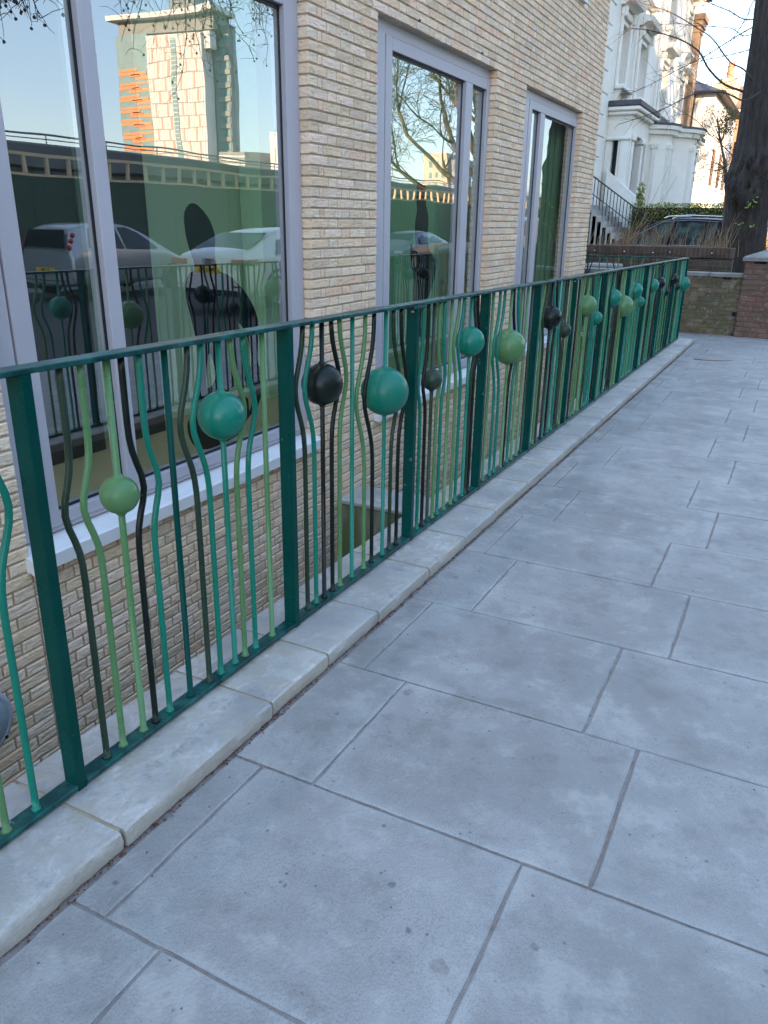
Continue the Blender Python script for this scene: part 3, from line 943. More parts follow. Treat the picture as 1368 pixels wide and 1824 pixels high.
# cut-out figures standing behind the glass
def smooth_closed(pts, k=6):
    out = []
    n = len(pts)
    for i in range(n):
        p0, p1, p2, p3 = [Vector(pts[(i + d) % n]) for d in (-1, 0, 1, 2)]
        for j in range(k):
            t = j / k
            out.append(0.5 * ((2 * p1) + (-p0 + p2) * t + (2 * p0 - 5 * p1 + 4 * p2 - p3) * t * t + (-p0 + 3 * p1 - 3 * p2 + p3) * t ** 3))
    return out
def cutout(name, outline, holes, x, mat):
    cu = bpy.data.curves.new(name, 'CURVE')
    cu.dimensions = '2D'
    cu.fill_mode = 'BOTH'
    cu.extrude = .004
    for loop in [outline] + holes:
        pts = smooth_closed([Vector((a, b)) for a, b in loop], 5)
        sp = cu.splines.new('POLY')
        sp.points.add(len(pts) - 1)
        for i, p in enumerate(pts): sp.points[i].co = (p.x, p.y, 0, 1)
        sp.use_cyclic_u = True
    tmp = bpy.data.objects.new('tmp', cu)
    COL.objects.link(tmp)
    dg = bpy.context.evaluated_depsgraph_get()
    me = bpy.data.meshes.new_from_object(tmp.evaluated_get(dg))
    bpy.data.objects.remove(tmp)
    R = Matrix(((0, 0, 1, x), (1, 0, 0, 0), (0, 1, 0, 0), (0, 0, 0, 1)))
    me.transform(R)
    me.materials.clear(); me.materials.append(mat)
    return link(name, me)
BLACK = mk('matt black card', (0.006, 0.007, 0.010), rough=.9, spec=.1)
XC = -1.53
o1 = [(3.475, 1.30), (3.47, 1.40), (3.51, 1.455), (3.56, 1.462), (3.62, 1.43), (3.68, 1.37), (3.71, 1.29), (3.70, 1.215), (3.705, 1.16), (3.735, 1.105),
      (3.80, 1.085), (3.88, 1.04), (3.98, .955), (4.055, .86), (4.085, .76), (4.065, .62), (4.06, .54), (4.10, .46), (4.10, .36), (4.03, .25),
      (3.93, .20), (3.86, .13), (3.70, .10), (3.50, .10), (3.40, .16), (3.37, .27), (3.42, .35), (3.44, .44), (3.47, .50), (3.50, .58),
      (3.50, .72), (3.47, .86), (3.44, .97), (3.445, 1.05), (3.48, 1.105), (3.515, 1.115), (3.525, 1.16), (3.50, 1.22)]
h1 = [[(3.885, .80), (3.965, .72), (4.00, .60), (3.985, .50), (3.955, .52), (3.92, .64)],
      [(3.60, .66), (3.56, .56), (3.555, .46), (3.62, .47), (3.65, .54)],
      [(3.74, .40), (3.84, .42), (3.86, .36), (3.80, .35), (3.80, .31), (3.86, .31), (3.84, .26), (3.74, .27)],
      [(3.92, .44), (3.985, .40), (3.99, .30), (3.95, .24), (3.94, .32), (3.90, .36)]]
f1 = cutout('figure_cutout', o1, h1, XC, BLACK)
f1['label'] = 'black cut-out figure with bent arm and letter shaped holes standing in the nearest window'; f1['category'] = 'cut-out'; f1['group'] = 'black cut-out figures in the windows'
o2 = [(6.43, 1.76), (6.39, 1.70), (6.385, 1.56), (6.40, 1.47), (6.37, 1.38), (6.375, 1.28), (6.39, 1.20), (6.335, 1.17), (6.30, 1.21), (6.285, 1.16),
      (6.31, 1.06), (6.34, .99), (6.37, .90), (6.37, .78), (6.385, .62), (6.42, .50), (6.47, .42), (6.56, .42), (6.60, .56), (6.62, .70),
      (6.68, .76), (6.77, .86), (6.82, .96), (6.80, 1.05), (6.73, 1.11), (6.66, 1.16), (6.62, 1.26), (6.625, 1.40), (6.60, 1.47), (6.565, 1.53), (6.55, 1.62), (6.54, 1.74), (6.49, 1.78)]
f2 = cutout('figure_cutout', o2, [], XC, BLACK)
f2['label'] = 'narrow black cut-out figure with raised head standing in the middle window'; f2['category'] = 'cut-out'; f2['group'] = 'black cut-out figures in the windows'

# lightwell cross wall and bulkhead lamp
cw = thing('cross_wall', 'mossy concrete cross wall with a pale stone top spanning the lightwell below the railing', 'wall')
MOSS = mk('mossy concrete side', (0.26, 0.24, 0.17), (0.13, 0.145, 0.06), scale=3.5, rough=.95, bump=.4, bscale=30, stretch=(1.6, 1, .45), contrast=(.4, .6))
m = MB(); m.box(-1.362, -.135, 4.78, 5.12, -1.72, -.605); m.build('wall', MOSS, cw)
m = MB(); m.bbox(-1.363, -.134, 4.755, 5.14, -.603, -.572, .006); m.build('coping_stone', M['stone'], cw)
bl = thing('bulkhead_lamp', 'round pale grey bulkhead lamp fixed to the brick wall in the lightwell', 'lamp')
c = (XW + .002, 1.70, -.655)
m = MB(); m.lathe([(.0, 0.0), (.158, 0), (.165, .02), (.160, .05), (.140, .062), (.132, .058)], c, 'x', 48); m.build('lamp_ring', mk('grey lamp ring', (.42, .45, .52), rough=.4), bl, smooth=True)
m = MB(); m.lathe([(.133, .057), (.11, .072), (.06, .085), (.001, .09)], c, 'x', 48); m.build('lamp_lens', mk('frosted lamp lens', (.30, .38, .42), rough=.25), bl, smooth=True)
m = MB(); m.lathe([(.008, .05), (.008, .066), (.001, .068)], (c[0], 1.70 + .10, c[2] - .105), 'x', 10); m.build('lamp_screw', M['gasket'], bl)

# ------------------------------------------------------------------ unseen terrace added across the road, its heights stepped to shade the near scene
tb = thing('added_shade_terrace', 'unseen cream stucco terrace added across the road to shade the pavement', 'building')
RB = mk('cream stucco terrace', (0.70, 0.66, 0.58), (0.62, 0.58, 0.50), scale=2, rough=.9)
for (y0, y1, h) in ((-23, -14, 9.6), (-14, -4, 9.9), (-4, 2.5, 10.2), (2.5, 5.4, 16.5), (5.4, 14.6, 10.3)):
    m = MB(); m.box(16, 27, y0, y1, -1, h); o = m.build('wall', RB, tb)
    y = y0 + 1.2
    while y < y1 - 1.6:
        z = 1.2
        while z < h - 2:
            m = MB(); m.box(15.93, 16.02, y, y + 1.1, z, z + 1.7); w_ = m.build('window', M['carglass'], tb)
            z += 3.1
        y += 2.6
    m = MB(); m.box(15.8, 27.2, y0 + .01, y1 - .01, h, h + .35); m.build('parapet', M['sill'], o)

# ------------------------------------------------------------------ green hoarding with timber trellis
hd = thing('hoarding', 'long dark green hoarding with a timber trellis on top across the road', 'hoarding')
HG = mk('dark green hoarding paint', (0.030, 0.060, 0.035), (0.04, 0.075, 0.045), scale=3, rough=.7)
TIM = mk('pale trellis timber', (0.66, 0.50, 0.30), (0.74, 0.57, 0.36), scale=8, rough=.8)
y = 4.0
hb = gz(30)
while y < 64:
    m = MB(); m.bbox(12.0, 12.04, y + .004, y + 1.216, hb, 2.28, .004); m.build('board', HG, hd)
    y += 1.22
m = MB()
m.box(11.96, 12.06, 11.6, 64, 2.72, 2.79); m.box(11.985, 12.045, 4, 64, 2.285, 2.335); m.build('rail', TIM, hd)
y = 11.6
while y < 64:
    m = MB(); m.box(11.97, 12.05, y, y + .075, 2.336, 2.719); m.build('batten', TIM, hd)
    y += .66
# rough hedge tops and clutter behind the hoarding
# ------------------------------------------------------------------ viaduct
vd = thing('viaduct', 'grey concrete road viaduct with a railed parapet crossing behind the hoarding', 'viaduct')
CON = mk('grey viaduct concrete', (0.13, 0.135, 0.13), (0.18, 0.185, 0.18), scale=.7, rough=.9)
CON2 = mk('pale viaduct beam', (0.30, 0.31, 0.33), (0.36, 0.37, 0.38), scale=.5, rough=.9)
m = MB(); m.prism([(21.6, 3.15), (22.0, 3.1), (30, 3.1), (30, 4.0), (22.1, 4.0), (21.75, 3.9)], 'y', 14, 110); m.build('parapet', CON, vd)
m = MB(); m.box(22.3, 29.5, 14, 110, 2.1, 3.09); m.build('beam', CON2, vd)
for y in range(18, 110, 16):
    m = MB(); m.box(24, 28, y, y + 1.4, -.6, 2.09); m.build('pier', CON, vd)
m = MB(); m.tube([(21.95, 14, 4.28), (21.95, 110, 4.28)], .035, 6); m.tube([(21.95, 14, 4.13), (21.95, 110, 4.13)], .02, 6)
for y in range(14, 110, 3): m.box(21.93, 21.97, y, y + .05, 3.98, 4.29)
m.build('guard_rail', mk('guard rail steel', (.22, .24, .26), rough=.5), vd)

# ------------------------------------------------------------------ towers
WHT = mk('pale tower cladding', (0.74, 0.73, 0.71), (0.80, 0.79, 0.77), scale=.3, rough=.7)
ORG = mk('orange panel', (0.75, 0.24, 0.06), rough=.6)
SAL = mk('salmon panel', (0.70, 0.33, 0.22), rough=.6)
TEALG = mk('blue green tower glass', (0.14, 0.27, 0.31), (0.18, 0.33, 0.37), scale=.4, rough=.55, spec=.3)
GRC = mk('grey tower concrete', (0.28, 0.30, 0.30), (0.33, 0.35, 0.35), scale=.3, rough=.85)
tw = thing('tower_block', 'tall white and orange clad tower block rising beyond the viaduct', 'tower')
X0, X1, X2, Y0, YB, Z1 = 117.0, 132.4, 142.0, 150.0, 153.2, 38.6
m = MB(); m.box(X0, X1, Y0, YB, -1, Z1); m.build('wall', WHT, tw)
m = MB(); m.box(X1, X2, Y0 + .3, YB, -1, Z1 + .6); m.build('glazed_wing', TEALG, tw)
m = MB(); m.box(X0 - 4.2, X0 + 3, YB + .4, YB + 3.0, -1, Z1 + 1.5); m.build('grey_wing', GRC, tw)
m = MB(); m.box(X0 - 2.5, X2 - .6, Y0 + 1.0, YB + 3, Z1 + .62, Z1 + 3.4); m.build('top_storey', GRC, tw)
m = MB(); m.box(X0 - 3.6, X2 + 1.2, Y0 - 1.0, YB + 4, Z1 + 3.41, Z1 + 4.4); m.build('roof_slab', WHT, tw)
m = MB(); m.box(X0 + 2, X0 + 9, Y0 + 1, YB + 1, Z1 + 4.41, Z1 + 6.6); m.build('plant_room', GRC, tw)
rt = random.Random(4)
FL = 2.62
for k in range(14):
    z = Z1 - FL * (k + 1)
    m = MB()
    m.box(X0 + .1, X1 - .1, Y0 - .06, Y0 - .001, z - .08, z + .08); m.build('floor_band', GRC, tw)
    # grooves with salmon strips
    for side in (X0 + 1.3, X0 + 9.2):
        for xx in (side + (1.2 if k % 2 else .3), side + (4.6 if k % 2 else 3.2)):
            m = MB(); m.box(xx, xx + .42, Y0 - .05, Y0 - .0015, z + .1, z + FL - .1); m.build('salmon_panel', SAL, tw)
    # orange panels on the glazed wing
    o_ = X1 + .25
    for (a, b_, zz, hh) in ((o_, o_ + (6.2 if k % 2 else 3.9), z + .1, .7), (o_ + (3.2 if k % 2 else 0.4), X2 - .2, z + 1.0, .6), (o_ + 2.6, o_ + 5.4, z + .7, .5), (o_ + (0 if k % 2 else 3.0), X2 - .4, z + 1.75, .5)):
        if k > 1:
            m = MB(); m.box(a, b_, Y0 + .2, Y0 + .298, zz, zz + hh); m.build('orange_panel', ORG, tw)
    # balconies on the shaded side
    m = MB(); m.box(X0 - 4.2, X0 - 1.0, YB + .05, YB + .39, z - .1, z + .9)
    m.build('balcony', GRC, tw)
    for yy in (X0 - 3.9, X0 - 2.4):
        m = MB(); m.box(yy, yy + 1.1, YB + .30, YB + .395, z + 1.0, z + 2.2); m.build('window', TEALG, tw)
m = MB(); m.box(X0 + 7.4, X0 + 8.9, Y0 - .09, Y0 - .0605, -1, Z1 - .8); st_ = m.build('glass_strip', TEALG, tw)
m = MB()
z = 0
while z < Z1 - 1: m.box(X0 + 7.4, X0 + 8.9, Y0 - .12, Y0 - .0905, z, z + .14); z += .87
m.build('louvres', WHT, tw)
m = MB()
for i in range(22):
    xx = X0 + .5 + i * .68
    m.box(xx, xx + .05, Y0 - .03, Y0 - .0011, 0, Z1 - .3)
m.build('cladding_joints', GRC, tw)
m = MB(); m.box(X0 - 1.9, X0 - .05, Y0 + .5, Y0 + 2.4, Z1 - 3.4, Z1 + .2); m.build('corner_box', WHT, tw)
# low grey block at its foot and second pale block
lb = thing('low_block', 'low grey slatted block at the foot of the tower', 'building')
m = MB(); m.box(107, 114, 150, 165, -1, 15.4); m.build('wall', GRC, lb)
for k in range(5):
    m = MB(); m.box(106.9, 114.1, 149.9, 149.999, 11 + k * .85, 11.3 + k * .85); m.build('slat', WHT, lb)
pb = thing('pale_block', 'pale pink clad block standing right of the tower in the reflection', 'building')
m = MB(); m.box(93.5, 100.6, 150, 166, -1, 18.6); m.build('wall', WHT, pb)
for i, xx in enumerate((95.2, 98.0)):
    for k in range(5):
        m = MB(); m.box(xx + (k % 2) * 1.0, xx + .4 + (k % 2) * 1.0, 149.95, 149.999, 5 + k * 2.7, 7.4 + k * 2.7); m.build('salmon_panel', SAL, pb)
m = MB(); m.box(87.5, 93.49, 152, 166, -1, 17.8); m.build('grey_wing', GRC, pb)
for k in range(6):
    m = MB(); m.box(87.8, 93.2, 151.9, 151.999, 4 + k * 2.3, 4.9 + k * 2.3); m.build('window', TEALG, pb)
# distant block seen through the plane tree in the second window
cb = thing('cream_block', 'cream block of flats far along the street seen through the plane tree', 'building')
CRM = mk('cream render', (0.62, 0.52, 0.40), rough=.8)
cbx, cby = 46.4, 119.0
m = MB(); m.box(cbx, cbx + 4.0, cby, cby + 5, -1, 11.2); m.build('wall', CRM, cb)
m = MB(); m.box(cbx - 2.0, cbx - .01, cby + .5, cby + 5, -1, 10.4); m.build('grey_wing', GRC, cb)
for k in range(6):
    for i in range(3):
        m = MB(); m.box(cbx + .35 + i * 1.25, cbx + .85 + i * 1.25, cby - .03, cby - .001, 1.2 + k * 1.6, 2.1 + k * 1.6); m.build('window', TEALG, cb)
ob = thing('orange_hut', 'low orange site hut beside the cream block', 'building')
m = MB(); m.box(30.6, 34.2, 100, 104, -1, 4.7); m.build('wall', ORG, ob)
m = MB(); m.box(31.6, 32.6, 99.9, 99.999, 2.4, 4.2); m.build('window', TEALG, ob)

# ------------------------------------------------------------------ cars
TYRE = mk('tyre rubber', (0.02, 0.02, 0.02), rough=.85)
RIM = mk('alloy rim', (0.45, 0.46, 0.48), rough=.35, metallic=.7)
REDL = mk('red lamp lens', (0.45, 0.01, 0.015), rough=.15)
WHL = mk('clear lamp lens', (0.7, 0.72, 0.75), rough=.12)
YEL = mk('yellow number plate', (0.80, 0.52, 0.04), rough=.45)
WPL = mk('white number plate', (0.75, 0.75, 0.72), rough=.45)
TRIM = mk('black trim', (0.015, 0.015, 0.017), rough=.6)
CHR = mk('chrome', (0.7, 0.7, 0.72), rough=.12, metallic=1)
def text_mesh(body, size, mat, parent, M4, name='lettering', depth=.0012):
    cu = bpy.data.curves.new(name, 'FONT')
    cu.body = body; cu.size = size; cu.extrude = depth; cu.align_x = 'CENTER'; cu.align_y = 'CENTER'
    cu.offset = size * .012
    t = bpy.data.objects.new('tmp', cu)
    COL.objects.link(t)
    dg = bpy.context.evaluated_depsgraph_get()
    me = bpy.data.meshes.new_from_object(t.evaluated_get(dg))
    bpy.data.objects.remove(t)
    me.transform(M4)
    me.materials.clear(); me.materials.append(mat)
    return link(name, me, parent)
def car(name, label, L_, W_, H_, paint, loc, heading, stations, glassY, rear=True, plate=None, rail_=False, rear_glass=None, wind=None, wheel=(.8, -.85), wr=.31, group=None):
    """local: +y forward, x right. stations: (y, zlow, zbelt, ztop, halfwidth, halfwidth_top)"""
    t = thing(name, label, 'car')
    ring_n = 9
    vs, f = [], []
    for (y, zl, zb, zt_, w, wt) in stations:
        hs = [(w * .80, zl), (w * .97, zl + .06), (w, zl + (zb - zl) * .45), (w * .985, zb - .05), (w * .95, zb + .0), (wt, zt_ - .035), (wt * .93, zt_ - .008), (wt * .55, zt_ + .012), (0, zt_ + .018)]
        ring = [(x, y, z) for x, z in hs] + [(-x, y, z) for x, z in hs[::-1][1:]]
        vs += ring
    n = 17
    for i in range(len(stations) - 1):
        for k in range(n - 1):
            f.append((i * n + k, (i + 1) * n + k, (i + 1) * n + k + 1, i * n + k + 1))
        f.append((i * n + n - 1, (i + 1) * n + n - 1, (i + 1) * n, i * n))
    f.append(tuple(range(n))); f.append(tuple((len(stations) - 1) * n + k for k in range(n))[::-1])
    body = MB().add(vs, f).build('body', paint, t)
    sd = body.modifiers.new('round', 'SUBSURF'); sd.levels = 2; sd.render_levels = 2
    body.data.polygons.foreach_set('use_smooth', [True] * len(body.data.polygons))
    # bake the rounding
    dg = bpy.context.evaluated_depsgraph_get()
    me = bpy.data.meshes.new_from_object(body.evaluated_get(dg)); body.modifiers.clear(); body.data = me
    def interp(y):
        st = sorted(stations)
        for a, b in zip(st[:-1], st[1:]):
            if a[0] <= y <= b[0]:
                q = (y - a[0]) / (b[0] - a[0] + 1e-9)
                return [a[j] + (b[j] - a[j]) * q for j in range(6)]
        return list(st[0] if y < st[0][0] else st[-1])
    for sgn in (1, -1):
        for (a, b, c, d) in glassY:         # belt y0,y1, top y0,y1
            m = MB(); N_ = 8
            lo, hi = [], []
            for i in range(N_ + 1):
                yb = a + (b - a) * i / N_; yt = c + (d - c) * i / N_
                s1_ = interp(yb); s2_ = interp(yt)
                lo.append((sgn * (s1_[4] * .955 + .006), yb, s1_[2] + .035)); hi.append((sgn * (s2_[5] * .985 + .022), yt, s2_[3] - .085))
            vv = lo + hi
            ff = [(i, i + 1, N_ + 2 + i, N_ + 1 + i) for i in range(N_)]
            m.add(vv, ff); m.build('side_window', M['carglass'], t, smooth=True)
        for wy in wheel:
            m = MB(); m.lathe([(.02, .0), (wr, .0), (wr + .0, .03), (wr - .01, .17), (wr - .06, .195), (wr - .10, .19)], (0, 0, 0), 'x', 28)
            m.v = [(x * sgn + sgn * (W_ / 2 - .195), y + wy, z + wr) for x, y, z in m.v]
            tyre = m.build('wheel', TYRE, t, smooth=True)
            m = MB(); m.lathe([(wr - .10, .185), (wr - .12, .17), (.05, .178), (.001, .185)], (0, 0, 0), 'x', 20)
            m.v = [(x * sgn + sgn * (W_ / 2 - .19), y + wy, z + wr) for x, y, z in m.v]
            m.build('rim', RIM, tyre)
            m = MB()   # wheel arch lip
            pts = [(sgn * (W_ / 2 - .002), wy + (wr + .055) * cos(a_), wr + (wr + .055) * sin(a_)) for a_ in [pi * i / 14 for i in range(15)]]
            m.tube(pts, .028, 6); m.build('wheel_arch', TRIM, t)
    def face(y, z0, z1, x0, x1, mat, nm, dy=.0, off=.012):
        m = MB(); m.bbox(x0, x1, y - off, y + off, z0, z1, .004); return m.build(nm, mat, t)
    if rear_glass:
        (y0, z0_, w0, y1, z1_, w1) = rear_glass
        m = MB(); m.add([(-w0, y0, z0_), (w0, y0, z0_), (w1, y1, z1_), (-w1, y1, z1_)], [(0, 1, 2, 3)]); m.build('rear_window', M['carglass'], t)
    if wind:
        (y0, z0_, w0, y1, z1_, w1) = wind
        m = MB(); m.add([(-w0, y0, z0_), (w0, y0, z0_), (w1, y1, z1_), (-w1, y1, z1_)], [(0, 1, 2, 3)]); m.build('windscreen', M['carglass'], t)
    t.location = loc
    t.rotation_euler = (0, 0, heading)
    return t, face, interp
# silver hatchback, rear towards the viewer
SIL = mk('silver car paint', (0.42, 0.43, 0.44), rough=.28, metallic=.45, coat=.6)
WCP = mk('white car paint', (0.66, 0.62, 0.58), rough=.3, coat=.6)
GRY = mk('grey car paint', (0.16, 0.18, 0.19), rough=.3, metallic=.4, coat=.6)
NVY = mk('dark navy car paint', (0.006, 0.007, 0.016), rough=.35, coat=.0, spec=.15)
# hatchback
hx, hy = 9.45, 12.0
hs_ = [(-1.80, .35, .62, .74, .66, .60), (-1.76, .25, .80, 1.00, .78, .66), (-1.68, .22, .90, 1.28, .80, .62), (-1.50, .20, .93, 1.42, .82, .60), (-.9, .20, .92, 1.47, .84, .62), (-.1, .20, .90, 1.46, .84, .62), (.45, .20, .89, 1.28, .84, .62),
       (.95, .20, .90, 1.00, .83, .68), (1.4, .21, .80, .86, .81, .66), (1.70, .25, .66, .72, .74, .60), (1.80, .34, .5, .58, .62, .5)]
t, face, _ = car('hatchback', 'silver hatchback parked beyond the road seen from behind in the nearest window', 3.6, 1.68, 1.47, SIL, (hx + .25, hy + 1.75, gz(13)), 0, hs_,
                 [(-1.35, -.35, -1.2, -.42), (-.28, .72, -.35, .25)], rear_glass=(-1.835, .97, .60, -1.72, 1.33, .53), wind=(.98, 1.0, .58, .42, 1.32, .5), wheel=(1.12, -1.15), wr=.28)
for sx in (-1, 1):
    for z in (.98, 1.10, 1.22):
        m = MB(); m.sphere((sx * .66, -1.76 + (z - .98) * .5, z), .05, 14, 8); m.build('tail_light', REDL, t, smooth=True)
face(-1.845, .50, .60, -.26, .26, YEL, 'number_plate', off=.01)
text_mesh('H 390', .095, TRIM, t, Matrix.Translation((0, -1.857, .55)) @ Matrix.Rotation(pi / 2, 4, 'X'))
face(-1.80, .30, .44, -.72, .72, SIL, 'bumper', off=.06)
face(-1.86, .36, .375, -.6, .6, TRIM, 'bumper_strip', off=.004)
# white saloon
ws_ = [(-2.25, .36, .70, .84, .74, .66), (-2.2, .24, .86, .98, .86, .74), (-2.02, .21, .93, 1.03, .90, .76), (-1.62, .2, .95, 1.10, .92, .72), (-1.15, .2, .95, 1.30, .92, .62), (-.6, .2, .95, 1.41, .92, .60), (0.1, .2, .94, 1.41, .92, .60), (.55, .2, .94, 1.28, .92, .62),
       (1.05, .2, .94, 1.02, .92, .70), (1.6, .21, .86, .92, .90, .72), (2.1, .25, .70, .76, .84, .66), (2.25, .36, .54, .62, .7, .56)]
t, face, _ = car('saloon_car', 'white saloon with a yellow plate and ring badge parked near the kerb', 4.5, 1.84, 1.41, WCP, (5.25, 11.75 + 2.25, gz(12)), 0, ws_,
                 [(-1.35, -.25, -.95, -.32), (-.18, .85, -.25, .42)], rear_glass=(-1.90, 1.055, .66, -1.13, 1.335, .54), wind=(1.08, 1.04, .64, .52, 1.33, .52), wheel=(1.40, -1.38), wr=.32)
for sx in (-1, 1):
    m = MB(); m.bbox(min(sx * .52, sx * .86), max(sx * .52, sx * .86), -2.275, -2.12, .80, .90, .01); m.build('tail_light', REDL, t)
    m = MB(); m.bbox(min(sx * .84, sx * .915), max(sx * .84, sx * .915), -2.14, -1.95, .80, .90, .01); m.build('tail_light', REDL, t)
    m = MB(); m.bbox(min(sx * .55, sx * .75), max(sx * .55, sx * .75), -2.315, -2.29, .42, .445, .004); m.build('reflector', REDL, t)
face(-2.28, .66, .775, -.27, .27, YEL, 'number_plate', off=.012)
text_mesh('LM33 VEJ', .10, TRIM, t, Matrix.Translation((0, -2.294, .717)) @ Matrix.Rotation(pi / 2, 4, 'X'))
face(-2.24, .36, .60, -.80, .80, WCP, 'bumper', off=.07)
face(-2.30, .28, .36, -.62, .62, TRIM, 'diffuser', off=.012)
for i in range(4):
    m = MB(); pts = [((i - 1.5) * .052 + .042 * cos(a_), -2.262, .86 + .042 * sin(a_)) for a_ in [2 * pi * k / 20 for k in range(21)]]
    m.tube(pts, .0055, 5); m.build('ring_badge', TRIM, t)
# grey saloon facing the viewer farther along
t, face, _ = car('saloon_car', 'dark grey saloon facing this way in front of the hoarding seen in the middle window', 4.5, 1.84, 1.41, GRY, (9.5, 29.0, gz(27)), pi, ws_,
                 [(-1.35, -.25, -.95, -.32), (-.18, .85, -.25, .42)], rear_glass=(-1.90, 1.055, .66, -1.13, 1.335, .54), wind=(1.08, 1.04, .64, .52, 1.33, .52), wheel=(1.40, -1.38), wr=.32)
for sx in (-1, 1):
    m = MB(); m.bbox(min(sx * .50, sx * .80), max(sx * .50, sx * .80), 2.10, 2.23, .60, .70, .01); m.build('headlight', WHL, t)
face(2.27, .38, .56, -.38, .38, TRIM, 'grille', off=.012)
face(2.30, .36, .46, -.26, .26, WPL, 'number_plate', off=.008)
m = MB(); m.tube([(.06 * cos(a_), 2.286, .60 + .05 * sin(a_)) for a_ in [2 * pi * k / 16 for k in range(17)]], .008, 5); m.build('badge', CHR, t)
# white van
vs_ = [(-2.4, .4, 1.0, 1.95, .88, .80), (-2.35, .3, 1.05, 2.05, .95, .84), (0.6, .3, 1.05, 2.05, .95, .84), (1.2, .3, 1.05, 1.85, .95, .78), (1.75, .3, 1.05, 1.2, .94, .80), (2.35, .32, .85, .95, .9, .74), (2.45, .4, .6, .7, .8, .6)]
t, face, _ = car('parked_van', 'white van parked far along the hoarding seen in the narrow pane of the middle window', 4.9, 1.9, 2.05, WCP, (9.4, 41.5, gz(40)), pi, vs_, [(.75, 1.55, .75, 1.15)], wind=(1.78, 1.22, .72, 1.24, 1.80, .66), wheel=(1.6, -1.5), wr=.34)
for sx in (-1, 1):
    m = MB(); m.bbox(min(sx * .6, sx * .86), max(sx * .6, sx * .86), 2.30, 2.46, .70, .86, .01); m.build('headlight', WHL, t)
# dark people carrier behind the garden wall
mx_ = [(-2.3, .40, .80, .95, .82, .72), (-2.26, .28, .98, 1.30, .88, .72), (-2.12, .26, 1.04, 1.62, .91, .70), (-1.7, .25, 1.06, 1.72, .93, .70), (-.6, .25, 1.05, 1.78, .94, .71), (.2, .25, 1.04, 1.74, .94, .71), (.75, .25, 1.02, 1.48, .94, .72),
       (1.35, .25, 1.00, 1.10, .93, .78), (1.9, .26, .90, .96, .90, .76), (2.25, .3, .74, .82, .82, .66), (2.34, .4, .6, .68, .7, .56)]
mpv, face, _ = car('people_carrier', 'dark navy people carrier parked behind the old garden wall with its nose to the left', 4.6, 1.88, 1.75, NVY, (-1.98, 24.0, -.20), pi / 2, mx_,
                 [(-2.0, -1.30, -1.85, -1.32), (-1.18, -.12, -1.2, -.18), (-.0, 1.15, -.06, .52)], wind=(1.38, 1.12, .70, .72, 1.56, .58), wheel=(1.45, -1.4), wr=.33)
PATCHED = mk('patch painted car window', (0.05, 0.075, 0.06), (0.008, 0.010, 0.012), scale=2.2, rough=.1, spec=.12, contrast=(.44, .56))  # opaque; lighter patches painted in for the view through the glass
for ch in mpv.children:
    if ch.name.startswith('side_window'): ch.data.materials[0] = PATCHED
for sx in (-1, 1):
    for (a, b) in ((-2.0, -1.30), (-1.18, -.12), (-.0, 1.12)):
        pass
    for (yb, yt) in ((-1.24, -1.26), (-.06, -.12)):
        m = MB(); m.tube([(sx * .925, yb, 1.08), (sx * .84, (yb + yt) / 2, 1.40), (sx * .745, yt, 1.67)], .035, 6); m.build('door_pillar', NVY, mpv, smooth=True)
    m = MB(); m.tube([(sx * .925, -2.05, 1.085), (sx * .935, -.6, 1.075), (sx * .93, 1.15, 1.055)], .014, 6); m.build('belt_trim', mk('satin trim', (.25, .27, .32), rough=.3, metallic=.5) if 'satin trim' not in bpy.data.materials else bpy.data.materials['satin trim'], mpv)
    m = MB(); m.tube([(sx * .72, -2.0, 1.60), (sx * .745, -1.6, 1.66), (sx * .755, -.5, 1.71), (sx * .75, .15, 1.67), (sx * .80, .62, 1.42), (sx * .88, 1.18, 1.10)], .009, 6); m.build('window_trim', bpy.data.materials['satin trim'], mpv)
    m = MB(); m.tube([(sx * .70, -1.6, 1.745), (sx * .71, -1.5, 1.80), (sx * .715, -.5, 1.83), (sx * .71, .05, 1.80), (sx * .70, .15, 1.75)], .018, 6); m.build('roof_rail', CHR, mpv, smooth=True)
    m = MB(); m.bbox(min(sx * .93, sx * 1.12), max(sx * .93, sx * 1.12), .95, 1.10, 1.02, 1.17, .03); m.build('wing_mirror', NVY, mpv)

# ------------------------------------------------------------------ trees
PLB = mk('plane tree bark', (0.20, 0.15, 0.07), (0.10, 0.085, 0.055), scale=3.5, rough=.9, bump=.5, bscale=20, contrast=(.4, .6))
TWG = mk('plane tree twigs', (0.11, 0.08, 0.05), (0.07, 0.055, 0.035), scale=5, rough=.9)
SEED = mk('plane seed balls', (0.07, 0.045, 0.03), rough=.95)
THIN = .010
def grow(m, p, d, L_, r, depth, rn, droop=0.0, seg=6, mt=None, ends=None, kids=3, spread=.7):
    """one limb with child limbs; thick limbs go into m, thin ones into mt"""
    n = 5
    path, rad = [p.copy()], [r]
    q, dd = p.copy(), d.normalized()
    for i in range(n):
        dd = (dd + Vector((rn.gauss(0, .16), rn.gauss(0, .16), rn.gauss(0, .12) - droop * (.5 + i / n)))).normalized()
        q = q + dd * (L_ / n)
        path.append(q.copy()); rad.append(max(r * (1 - .52 * (i + 1) / n), THIN))
    tgt = m if r > .045 else mt
    sg = 9 if r > .12 else (6 if r > .03 else 3)
    tgt.tube(path, rad, sg, caps=False)
    if depth == 0:
        if ends is not None: ends.append(path[-1])
        return
    for k in range(kids):
        i = rn.randint(1, n) if k else n
        base = path[i]
        ax = Vector((rn.gauss(0, 1), rn.gauss(0, 1), rn.gauss(0, .7))).normalized()
        nd = ((path[i] - path[i - 1]).normalized() + ax * spread).normalized()
        grow(m, base, nd, L_ * rn.uniform(.55, .8), rad[i] * rn.uniform(.6, .8), depth - 1, rn, droop + .05, seg, mt, ends, kids, spread)
